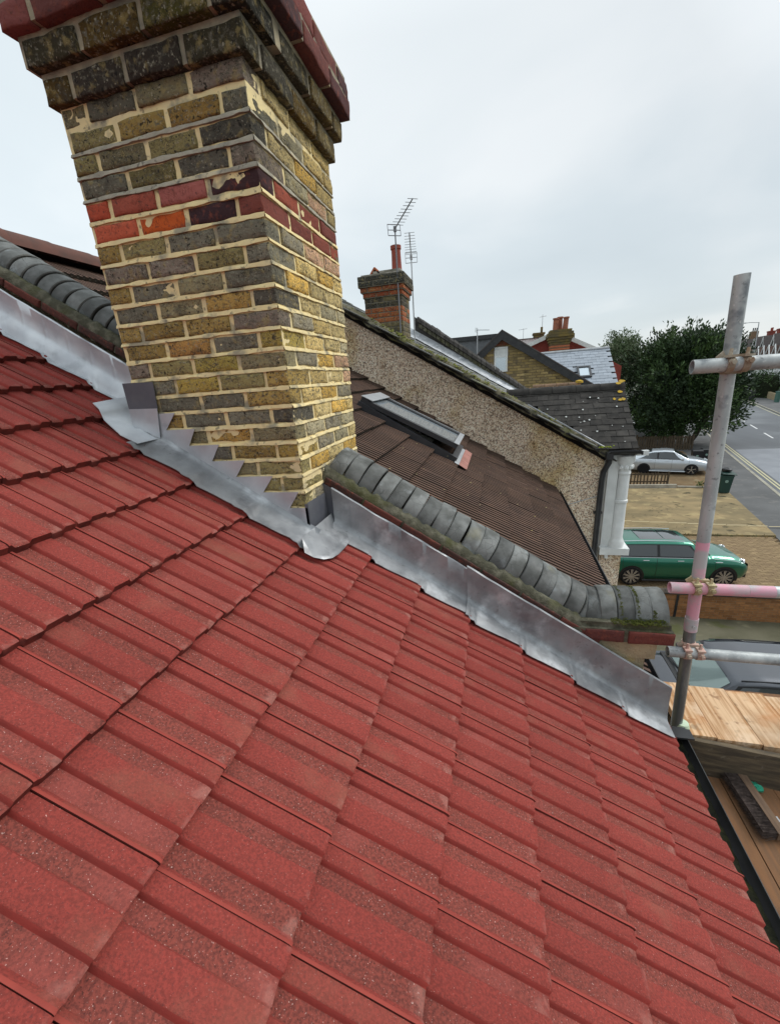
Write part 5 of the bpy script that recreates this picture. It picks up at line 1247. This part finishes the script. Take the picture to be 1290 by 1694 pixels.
def ex_sal(t, ring, glass):
    for s in (-1, 1):
        b = MB(); b.slab([V((2.235, s * .42, .60)), V((2.235, s * .42, .72)), V((2.05, s * .80, .78)), V((2.05, s * .80, .62))], (.03, 0, .01)); lpart('headlight', b, M_LAMP, t)
        b = MB(); b.box(-2.30, -2.12, s * .78 - .07, s * .78 + .07, .72, .92); lpart('tail_light', b, M_TAIL, t)
    b = MB(); b.box(2.22, 2.31, -.36, .36, .46, .66); lpart('grille', b, M_TRIM, t); b = MB(); b.box(2.12, 2.30, -.7, .7, .26, .38); lpart('bumper', b, M_TRIM, t)
    b = MB(); b.box(2.311, 2.32, -.26, .26, .42, .53); lpart('number_plate', b, M_WHITE, t)
P_SIL = paint('silver_car_paint', (.52, .56, .60), .5)
car('parked_car', 'silver saloon car with a black rear steel wheel, parked on bare soil', (11.65, 29.15, G + .02), radians(-15), ST_S, dict(W=1.77, seams=(-.70, .22, 1.12), handles=(-.95, -.05), mirror=.78, spokes=5), (-1.29, 1.29), .32, dict(paint=P_SIL, handle=P_SIL, rims=-1.29, sill=P_SIL), [(-1.62, -.62, -1.02, -.62), (-.52, .72, -.52, .22)], (.30, 1.04), (-1.5, -.92), ex_sal)
P_DARK = paint('dark_grey_car_paint', (.045, .05, .062), .4)
ST_D = [(a, b_, c, d, e + (.04 if e > 1.2 else 0), f + .03) for a, b_, c, d, e, f in ST_M]
def ex_dark(t, ring, glass):
    for s in (-1, 1):
        b = MB(); b.slab([V((1.98, s * .45, .66)), V((1.98, s * .45, .78)), V((1.80, s * .80, .84)), V((1.80, s * .80, .70))], (.03, 0, .01)); lpart('headlight', b, M_LAMP, t)
        b = MB(); b.tube([V((x, s * (ring(x)[7][0] + .005), ring(x)[7][1] + .015)) for x in (-1.8, -1.2, -.4, .3)], .010, 6); lpart('roof_strip', b, M_TRIM, t, 40)
    for y0, y1 in ((-.62, .08), (-.02, .62)): b = MB(); b.tube([(1.02, y0, 1.02), (.94, y1, 1.06)], .013, 5); lpart('wiper', b, M_TRIM, t)
    b = MB(); b.box(.99, 1.10, -.74, .74, .955, 1.0); lpart('scuttle', b, M_TRIM, t)
    b = MB(); b.box(2.06, 2.12, -.42, .42, .40, .62); lpart('grille', b, M_TRIM, t)
car('parked_car', 'dark grey car with pale reflecting windscreen close below the scaffold', (5.45, 6.30, G + .01), radians(180), ST_D, dict(W=1.80, seams=(-.62, .42, 1.05), handles=(-.95, .05), mirror=.66, spokes=5), (-1.335, 1.335), .33, dict(paint=P_DARK, screen=mat('sky_lit_windscreen', (.30, .38, .38), rough=.06, metal=.55, rand=False)), [(-1.9, -1.56, -1.8, -1.56), (-1.48, -.62, -1.48, -.62), (-.54, .62, -.54, .30)], (.47, .95), (-2.05, -1.99), ex_dark)
P_WHI = paint('white_car_paint', (.72, .73, .74), .1)
car('parked_car', 'white hatchback partly hidden by the trunks of the evergreen tree', (14.6, 44.0, G + .02), radians(-14), ST_M, dict(W=1.80, seams=(-.62, .42, 1.05), handles=(-.95, .05), mirror=.66, spokes=5), (-1.335, 1.335), .325, dict(paint=P_WHI, handle=P_WHI), [(-1.9, -1.56, -1.8, -1.56), (-1.48, -.62, -1.48, -.62), (-.54, .62, -.54, .30)], (.47, .95), (-2.05, -1.99), lambda *a: None)

def wheelie(label, loc, rz, m, bag=False, group=None):
    t = thing('wheelie_bin', label, 'bin', loc, rz, group)
    b = MB(); b.loft([[V((x * a, y * c, z)) for x, y in ((-.5, -.5), (.5, -.5), (.5, .5), (-.5, .5))] for z, a, c in ((.03, .44, .46), (.5, .50, .54), (.92, .56, .62), (.925, .60, .66), (.97, .60, .66))], True, 0, True); lpart('body', b, m, t)
    b = MB(); b.loft([[V((x * a, y * c + o, z)) for x, y in ((-.5, -.5), (.5, -.5), (.5, .5), (-.5, .5))] for z, a, c, o in ((.975, .62, .70, -.01), (1.0, .62, .70, -.01), (1.05, .52, .56, 0), (1.065, .3, .3, 0))], True, 0, True)
    l = lpart('lid', b, m, t)
    if bag: l.rotation_euler = (0, radians(4), 0); l.location = (0, 0, .05)
    b = MB(); b.tube([(-.26, .37, 1.0), (.26, .37, 1.0)], .018, 8); lpart('handle', b, m, t)
    for s in (-1, 1): b = MB(); b.lathe([(.02, -.03), (.1, -.025), (.1, .025), (.02, .03)], (0, 0, 0), 14, 0, 'y'); o = lpart('wheel', b, M_TYRE, t); o.rotation_euler = (0, 0, pi / 2); o.location = (s * .26, .27, .1)
    b = MB(); b.lathe([(.001, -.002), (.075, -.002), (.075, .002), (.001, .002)], (0, -.306, .66), 16, 0, 'y'); lpart('emblem', b, mat('pale_green_print', (.20, .30, .26), rough=.6), t)
    return t
M_BING = mat('green_bin_plastic', (.012, .042, .034), (.018, .052, .042), 4, rough=.5); M_BINB = mat('black_bin_plastic', (.014, .015, .017), rough=.45)
wb = wheelie('dark green wheelie bin with a black bag on top, at the pavement edge', (12.60, 23.65, G + .06), radians(-8), M_BING, True)
b = MB(); random.seed(95); rings = []
for j in range(7):
    a = pi * j / 6; rings.append([V((.24 * sin(a) * cos(t) * U(.8, 1.15), .26 * sin(a) * sin(t) * U(.8, 1.15), .11 * (1 - cos(a)) * U(.9, 1.1))) for t in [2 * pi * k / 12 for k in range(12)]])
b.loft(rings, True, 0, True); o = link('rubbish_bag', b.mesh('rubbish_bag', M_BINB, 40), None, (12.60, 23.65, G + 1.165)); tag(o, 'black rubbish bag heaped on the lid of the green wheelie bin', 'bag')
wheelie('black wheelie bin behind the bonnet of the silver car, nearer the trunks', (14.05, 31.05, G + .02), radians(-10), M_BINB)
wheelie('black wheelie bin behind the silver car, nearer the scaffold post', (14.75, 31.45, G + .02), radians(-10), M_BINB)

pf = thing('picket_fence', 'short dark picket fence in front of the silver car', 'fence', (9.1, 25.4, G)); FO = origin(pf)
bm_ = MB(); bm_.box(-.035, .035, -.011, .011, 0, .80); pk = bm_.mesh('picket', M_FENCE); random.seed(97)
for k in range(19):
    x = 7.2 + .175 * k; link('picket', pk, pf, V((x, 25.45 - .03 * k * .175, G + .02)) - FO, (U(-.02, .02), U(-.04, .04), 0), (1, 1, U(.95, 1.03)))
for z in (.22, .66): b = MB(); b.slab([V((7.1, 25.47, G + z)), V((10.5, 25.37, G + z)), V((10.5, 25.37, G + z + .07)), V((7.1, 25.47, G + z + .07))], (0, .035, 0)); part('rail', b, M_FENCE, pf)
b = MB(); b.box(10.48, 10.57, 25.33, 25.42, G, G + .86); part('post', b, M_FENCE, pf)
b = MB(); b.box(6.9, 10.8, 24.72, 24.84, G + .01, G + .24); top('timber_rail', b, mat('pale_grey_timber', (.44, .41, .34), (.32, .29, .24), 3, rough=.9), 'pale timber edging below the picket fence', 'edging', (8.5, 24.8, G))
b = MB(); b.tube([(10.85, 24.78, G + .10), (13.0, 24.5, G + .10)], .06, 8); top('timber_rail', b, MATS['pale_grey_timber'], 'round pale pole edging the drive, right of the picket fence', 'edging', (11.9, 24.65, G))
bf = thing('board_fence', 'low dark timber fence behind the silver car and tree trunks', 'fence', (13.5, 37.5, G)); FO = origin(bf)
bm_ = MB(); bm_.box(-.07, .07, -.012, .012, 0, 1.15); pk = bm_.mesh('fence_board', M_FENCE)
for k in range(34): link('fence_board', pk, bf, V((10.2 + .175 * k, 37.9 - .03 * k, G)) - FO, (0, U(-.015, .015), 0), (1, 1, U(.96, 1.02)))
for z in (.35, .95): b = MB(); b.slab([V((10.1, 37.93, G + z)), V((16.1, 36.9, G + z)), V((16.1, 36.9, G + z + .09)), V((10.1, 37.93, G + z + .09))], (0, .05, 0)); part('rail', b, M_FENCE, bf)
for k in range(4): b = MB(); x = 10.2 + 1.93 * k; b.box(x - .05, x + .05, 37.85 - .33 * k, 37.95 - .33 * k, G, G + 1.25); part('post', b, M_FENCE, bf)

# =================================================================== TREES AND PLANTS
def leaves(b, P, d, n, spread, size, col, jit=.25):
    for _ in range(n):
        q = P + d * U(0, spread * 1.6) + V((random.gauss(0, 1), random.gauss(0, 1), random.gauss(0, 1))) * spread * .36
        a = (d + V((U(-1, 1), U(-1, 1), U(-1, 1))) * .8).normalized(); c = a.cross(V((U(-1, 1), U(-1, 1), U(-1, 1)))).normalized(); l = size * U(.7, 1.4)
        g = U(1 - jit, 1 + jit); b.add([q, q + a * l * .5 + c * l * .22, q + a * l, q + a * l * .5 - c * l * .22], [(0, 1, 2, 3)], 0, tuple(v * g for v in col))
def crown(center, semi, n, per, spread, size, cols, seed, lo=-1., up=.7, hollow=.45, nl=0):
    random.seed(seed); b = MB(); c = V(center); k = 0
    lob = []
    for _ in range(64):
        d = V((random.gauss(0, 1), random.gauss(0, 1), random.gauss(0, 1))).normalized(); lob.append((d * U(.15, .95), U(.20, .36)))
    for _ in range(int(nl)):
        d = V((random.gauss(0, 1), random.gauss(0, 1), random.gauss(0, 1))).normalized(); lob.append((d * U(.60, .74), U(.24, .34)))
    while k < n:
        L, r = random.choice(lob)
        d = V((random.gauss(0, 1), random.gauss(0, 1), random.gauss(0, 1))).normalized(); q = L + d * r * U(hollow, 1.0)
        if q.length > 1.08 or q.z < lo: continue
        P = c + V((q.x * semi[0], q.y * semi[1], q.z * semi[2])); k += 1
        dr = (V((q.x, q.y, q.z)).normalized() * .7 + d * .5 + V((0, 0, up))).normalized()
        ci = (int(r * 9973) + (1 if R() < .3 else 0)) % len(cols); leaves(b, P, dr, per, spread, size, cols[ci])
    return b
ev = thing('evergreen_tree', 'big dense dark evergreen tree on four bare trunks beside the road', 'tree', (15.3, 39.2, G))
b = crown((15.6, 40.0, -1.6), (5.0, 4.6, 4.45), 4300, 16, .42, .26, [(.022, .048, .012), (.030, .062, .014), (.040, .078, .018), (.055, .10, .022), (.018, .036, .012), (.026, .05, .02)], 101, -.80, .8, nl=46)
random.seed(102)
leaf = part('crown', b, M_LEAF, ev, fix=False, kind=None)
for pts, r in (([(13.6, 38.9, G), (13.7, 39, -4.9), (14.2, 39.5, -2.4)], .27), ([(15.0, 38.6, G), (15.0, 38.8, -4.8), (15.2, 39.4, -2)], .24), ([(15.55, 38.3, G), (15.7, 38.5, -4.9), (16.1, 39.5, -2)], .20), ([(15.75, 37.6, G), (16.4, 37.7, -5.2), (17.6, 38.6, -3.2), (18.2, 39.5, -1.5)], .22)):
    b = MB(); b.tube(pts, [r, r * .85] + [r * .55] * (len(pts) - 2), 9); part('trunk', b, M_TRUNK, ev, 60)
lt = thing('pale_tree', 'lighter olive green tree behind the dark evergreen', 'tree', (15.8, 62, G))
b = crown((15.9, 62, .2), (2.6, 2.6, 3.8), 1500, 14, .50, .26, [(.10, .14, .065), (.13, .17, .085), (.075, .115, .045), (.16, .19, .11)], 103, -.9, .5)
part('crown', b, M_LEAF, lt, fix=False); b = MB(); b.tube([(16.2, 62, G), (16.2, 62, -1), (16.3, 62, 2)], [.35, .28, .1], 8); part('trunk', b, M_TRUNK, lt)
for (x, y, z0, s, lab, sd) in ((43.6, 84.5, -4.4, (1.6, 4.2, 2.3), 'tall clipped dark hedge above the low wall across the road', 111), (43.6, 95, -5.2, (1.5, 4.0, 1.25), 'ragged green hedge farther along beyond the clipped hedge', 112), (47.0, 112, -5.0, (1.8, 5.5, 1.5), 'dark bushy shrub at the far bend of the road', 113)):
    t = thing('hedge', lab, 'hedge', (x, y, G)); b = crown((x, y, z0), s, 420, 13, .45, .26, [(.030, .065, .016), (.045, .09, .022), (.06, .11, .03), (.025, .05, .016)], sd, -1, .3, .7)
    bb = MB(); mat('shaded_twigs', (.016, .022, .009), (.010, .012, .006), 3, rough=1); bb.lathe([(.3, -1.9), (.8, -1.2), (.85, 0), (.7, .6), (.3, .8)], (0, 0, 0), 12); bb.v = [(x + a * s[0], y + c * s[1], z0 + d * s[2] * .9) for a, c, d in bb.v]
    part('foliage', b, M_LEAF, t, fix=False); part('inner_twigs', bb, MATS['shaded_twigs'], t)
t = thing('weed_tuft', 'tuft of weeds beside the round pole on the drive edge', 'plant', (12.15, 24.75, G)); random.seed(115); b = MB()
for _ in range(14): leaves(b, V((12.15 + U(-.35, .35), 24.7 + U(-.1, .1), G + .05)), V((U(-.4, .4), U(-.4, .4), 1)).normalized(), 8, .16, .12, random.choice([(.07, .11, .025), (.10, .14, .035)]))
part('foliage', b, M_LEAF, t, fix=False)
b = MB(); random.seed(116)
for k in range(150): x = 4.4 + 7.2 * R(); leaves(b, V((x, 17.0 - .02 * (x - 4) + U(-.06, .04), G + .03)), V((0, 0, 1)), 3, .05, .05, random.choice([(.06, .08, .02), (.10, .10, .03), (.30, .20, .06)]))
o = struct('weeds', b, M_LEAF); tag(o, 'strip of weeds and litter where the concrete drive meets the block paving', 'weeds', None, 'stuff')

# =================================================================== FAR SIDE OF THE ROAD
def villa():
    t = thing('villa', '-', 'house', (0, 0, 0)); W = 9.2      # local: front faces -x, the row runs along y
    b = MB(); b.box(0, 8, 0, W - .02, 0, 7.0); lpart('wall', b, M_RENDER, t)
    b = MB(); b.slab([V((-.35, -.1, 6.95)), V((4, -.1, 10.2)), V((8.3, -.1, 6.95))], (0, W + .18, 0)); r_ = lpart('roof', b, mat('villa_slate', (.135, .135, .145), (.10, .10, .11), .8, rough=.75), t)
    b = MB(); b.box(2.6, 3.8, .2, 2.3, 8.6, 11.0); b.box(2.5, 3.9, .1, 2.4, 11.0, 11.25); lpart('chimney', b, mat('villa_red_brick', (.26, .07, .05), (.20, .06, .05), 2, rough=.9), r_)
    for k in range(6): b = MB(); b.tube([(3.2, .35 + .35 * k, 11.25), (3.2, .35 + .35 * k, 11.95)], .11, 8); lpart('chimney_pot', b, M_POT, r_, 40)
    b = MB(); b.slab([V((-.02, 4.6, 7.0)), V((-.02, 8.6, 7.0)), V((-.02, 6.6, 9.6))], (4, 0, 0)); lpart('dormer_gable', b, M_RENDER, t)
    for s in (-1, 1):
        b = MB(); b.slab([V((-.35, 6.6, 9.9)), V((-.35, 6.6 + s * 2.4, 6.8)), V((-.35, 6.6 + s * 2.4, 6.55)), V((-.35, 6.6, 9.55))], (.14, 0, 0)); lpart('bargeboard', b, M_WHITE, t)
        b = MB(); b.slab([V((-.32, 6.6, 9.98)), V((-.32, 6.6 + s * 2.45, 6.85)), V((-.32, 6.6 + s * 2.45, 6.75)), V((-.32, 6.6, 9.88))], (4.2, 0, 0)); lpart('gable_roof', b, M_BSLATE, t)
    for y0 in (.6, 4.9):
        b = MB(); b.slab([V((-.001, y0, 0)), V((-1.0, y0 + .6, 0)), V((-1.0, y0 + 2.4, 0)), V((-.001, y0 + 3.0, 0))], (0, 0, 6.1)); lpart('bay', b, M_WHITE, t)
        b = MB(); b.slab([V((-1.45, y0 - .2, 5.95)), V((-1.45, y0 + 3.2, 5.95)), V((-1.45, y0 + 1.5, 7.7))], (2.2, 0, 0)); lpart('bay_gable', b, mat('villa_brown_tile', (.12, .075, .06), (.09, .06, .05), 2, rough=.9), t)
        for s in (-1, 1): b = MB(); b.slab([V((-1.6, y0 + 1.5, 7.95)), V((-1.6, y0 + 1.5 + s * 1.9, 5.95)), V((-1.6, y0 + 1.5 + s * 1.9, 5.68)), V((-1.6, y0 + 1.5, 7.6))], (.14, 0, 0)); lpart('bargeboard', b, M_WHITE, t)
        for z in (.9, 3.6):
            for (ya, yb) in ((y0 + .75, y0 + 1.45), (y0 + 1.55, y0 + 2.25)):
                b = MB(); b.box(-1.06, -1.002, ya, yb, z, z + 1.7); f = lpart('window', b, M_WHITE, t); b = MB(); b.box(-1.075, -1.061, ya + .07, yb - .07, z + .08, z + 1.62); lpart('pane', b, M_GLASS, f)
    b = MB(); b.box(-.06, -.001, 3.7, 4.7, 0, 2.3); lpart('door', b, M_REDH, t)
    b = MB(); b.tube([(-.12, 4.3, .2), (-.12, 4.3, 6.9)], .10, 6); lpart('downpipe', b, M_REDH, t)
    for z in (.9, 3.8, 7.3):
        b = MB(); b.box(-.05 if z < 7 else -.08, -.001 if z < 7 else -.021, 6.2 if z > 7 else 3.75, 7.0 if z > 7 else 4.55, z if z > 1 else 2.5, (z + 1.4) if z > 1 else 3.2); f = lpart('window', b, M_WHITE, t); b = MB(); lpart('pane', (lambda q: (q.box(-.09 if z > 7 else -.06, -.081 if z > 7 else -.051, 6.28 if z > 7 else 3.83, 6.92 if z > 7 else 4.47, (z if z > 1 else 2.5) + .08, ((z + 1.4) if z > 1 else 3.2) - .08), q)[1])(b), M_GLASS, f)
    return t
v0 = villa(); VD = V((.285, 1, 0)).normalized(); vr = -atan2(.285, 1)
spots = [('white rendered gabled villa across the road, nearest and cut by the frame edge', 0), ('white rendered gabled villa across the road, next beyond the nearest one', 9.25), ('third white rendered gabled villa along the row across the road', 18.5), ('fourth white rendered gabled villa along the row, behind the lamp post', 27.75), ('fifth white rendered gabled villa along the row, beyond the lamp post', 37.), ('white rendered gabled villa farthest along the row across the road', 46.25)]
for k, (lb, d) in enumerate(spots):
    o = v0 if k == 0 else copy_tree(v0)
    P = V((46.6, 80, G + .35)) + VD * d; o.location = P; o.rotation_euler = (0, 0, vr); o['label'] = lb; o['group'] = 'white villas across the road'
t = thing('brown_roof_terrace', 'dark brown roofed house just right of the big evergreen tree, far down the road', 'house', (81, 178, G))
b = MB(); b.box(75, 88, 166, 190, G, 1.2); part('wall', b, M_RENDER, t)
b = MB(); b.slab([V((74.5, 165.8, 1.2)), V((81, 165.8, 5.6)), V((88.3, 165.8, 1.2))], (2, 24, 0)); part('roof', b, M_BSLATE, t)
b = MB(); b.box(78.2, 80, 167, 168.6, 3, 7.2); part('chimney', b, M_TERR, t)
for k in range(3): b = MB(); b.tube([(78.6 + .5 * k, 167.6, 7.2), (78.6 + .5 * k, 167.6, 8.2)], .17, 8); part('chimney_pot', b, M_BLACK, t)
b = MB()
for k in range(5): b.box(0, .3, k * 4.0, k * 4.0 + 3.96, 0, .95 + .04 * (k % 2))
t = link('garden_wall', b.mesh('garden_wall', M_CREAM), None, (41.6, 77.0, G), (0, 0, vr)); tag(t, 'low pale garden wall below the clipped hedge across the road', 'wall')
lp = thing('street_lamp', 'tall grey street lamp with a single arm, far side of the road', 'lamp post', (39.6, 80.4, G))
b = MB(); b.tube([(39.6, 80.4, G), (39.5, 80.4, -3), (39.1, 80.4, 5.1)], [.13, .10, .06], 10); part('post', b, M_LGREY, lp, 40)
b = MB(); b.tube([(39.1, 80.4, 5.05), (37.9, 80.2, 5.14), (37.2, 80.1, 5.12)], .045, 8); part('arm', b, M_LGREY, lp, 40)
b = MB(); b.box(36.6, 37.3, 79.98, 80.22, 5.06, 5.18); part('lantern', b, M_LGREY, lp)
b = MB(); b.loft([[V((39.7 + x * a, 79.6 + y * a, G + z)) for x, y in ((-.35, -.35), (.35, -.35), (.35, .35), (-.35, .35))] for z, a in ((0, .9), (.2, 1), (1.2, 1), (1.25, 1.12), (1.45, .9), (1.55, .3))], True, 0, True)
top('litter_bin', b, M_BINB, 'black litter bin at the foot of the street lamp', 'bin', (39.7, 79.6, G))
b = MB(); b.box(40.2, 41.4, 73.6, 74.3, G, G + 1.45); b.box(40.15, 41.45, 73.55, 74.35, G + 1.45, G + 1.52)
top('utility_cabinet', b, mat('green_cabinet', (.05, .13, .10), (.04, .11, .09), 2, rough=.6), 'green street cabinet on the far pavement', 'cabinet', (40.8, 74, G))
b = MB(); b.tube([(40.0, 72.5, G), (40.1, 72.5, G + 3.0)], .045, 8); top('sign_post', b, M_LGREY, 'slim pale post beside the green street cabinet', 'post', (40, 72.5, G))
b = MB(); b.tube([(19.0, 66, G), (19.0, 66, 3.7)], [.12, .08], 10); top('telegraph_pole', b, M_AERL, 'slim pale pole rising between the two trees', 'pole', (19, 66, G))
# far wooded rise closing the road
b = MB(); random.seed(131)
for k in range(150):
    x = -140 + 3.4 * k + U(-2, 2)
    if 60 < x < 116 and False: continue
    y = 210 + 30 * sin(x * .02) + U(-8, 8)
    if abs(x - road_c(y)) < 9: continue
    h = U(5, 9)
    for _ in range(9): leaves(b, V((x + U(-3, 3), y, G + h * U(.3, 1))), V((0, 0, 1)), 10, 2.2, 1.6, random.choice([(.05, .08, .03), (.07, .10, .045), (.04, .065, .03)]))
    b.hexa([V((x - 2.4, y, G)), V((x + 2.4, y, G)), V((x + 2.4, y + 3, G)), V((x - 2.4, y + 3, G)), V((x - 1.6, y, G + h * .8)), V((x + 1.6, y, G + h * .8)), V((x + 1.6, y + 3, G + h * .8)), V((x - 1.6, y + 3, G + h * .8))], 0, (.03, .045, .02))
o = struct('far_treeline', b, M_LEAF); tag(o, 'distant treeline closing the view down the road', 'trees', None, 'stuff')
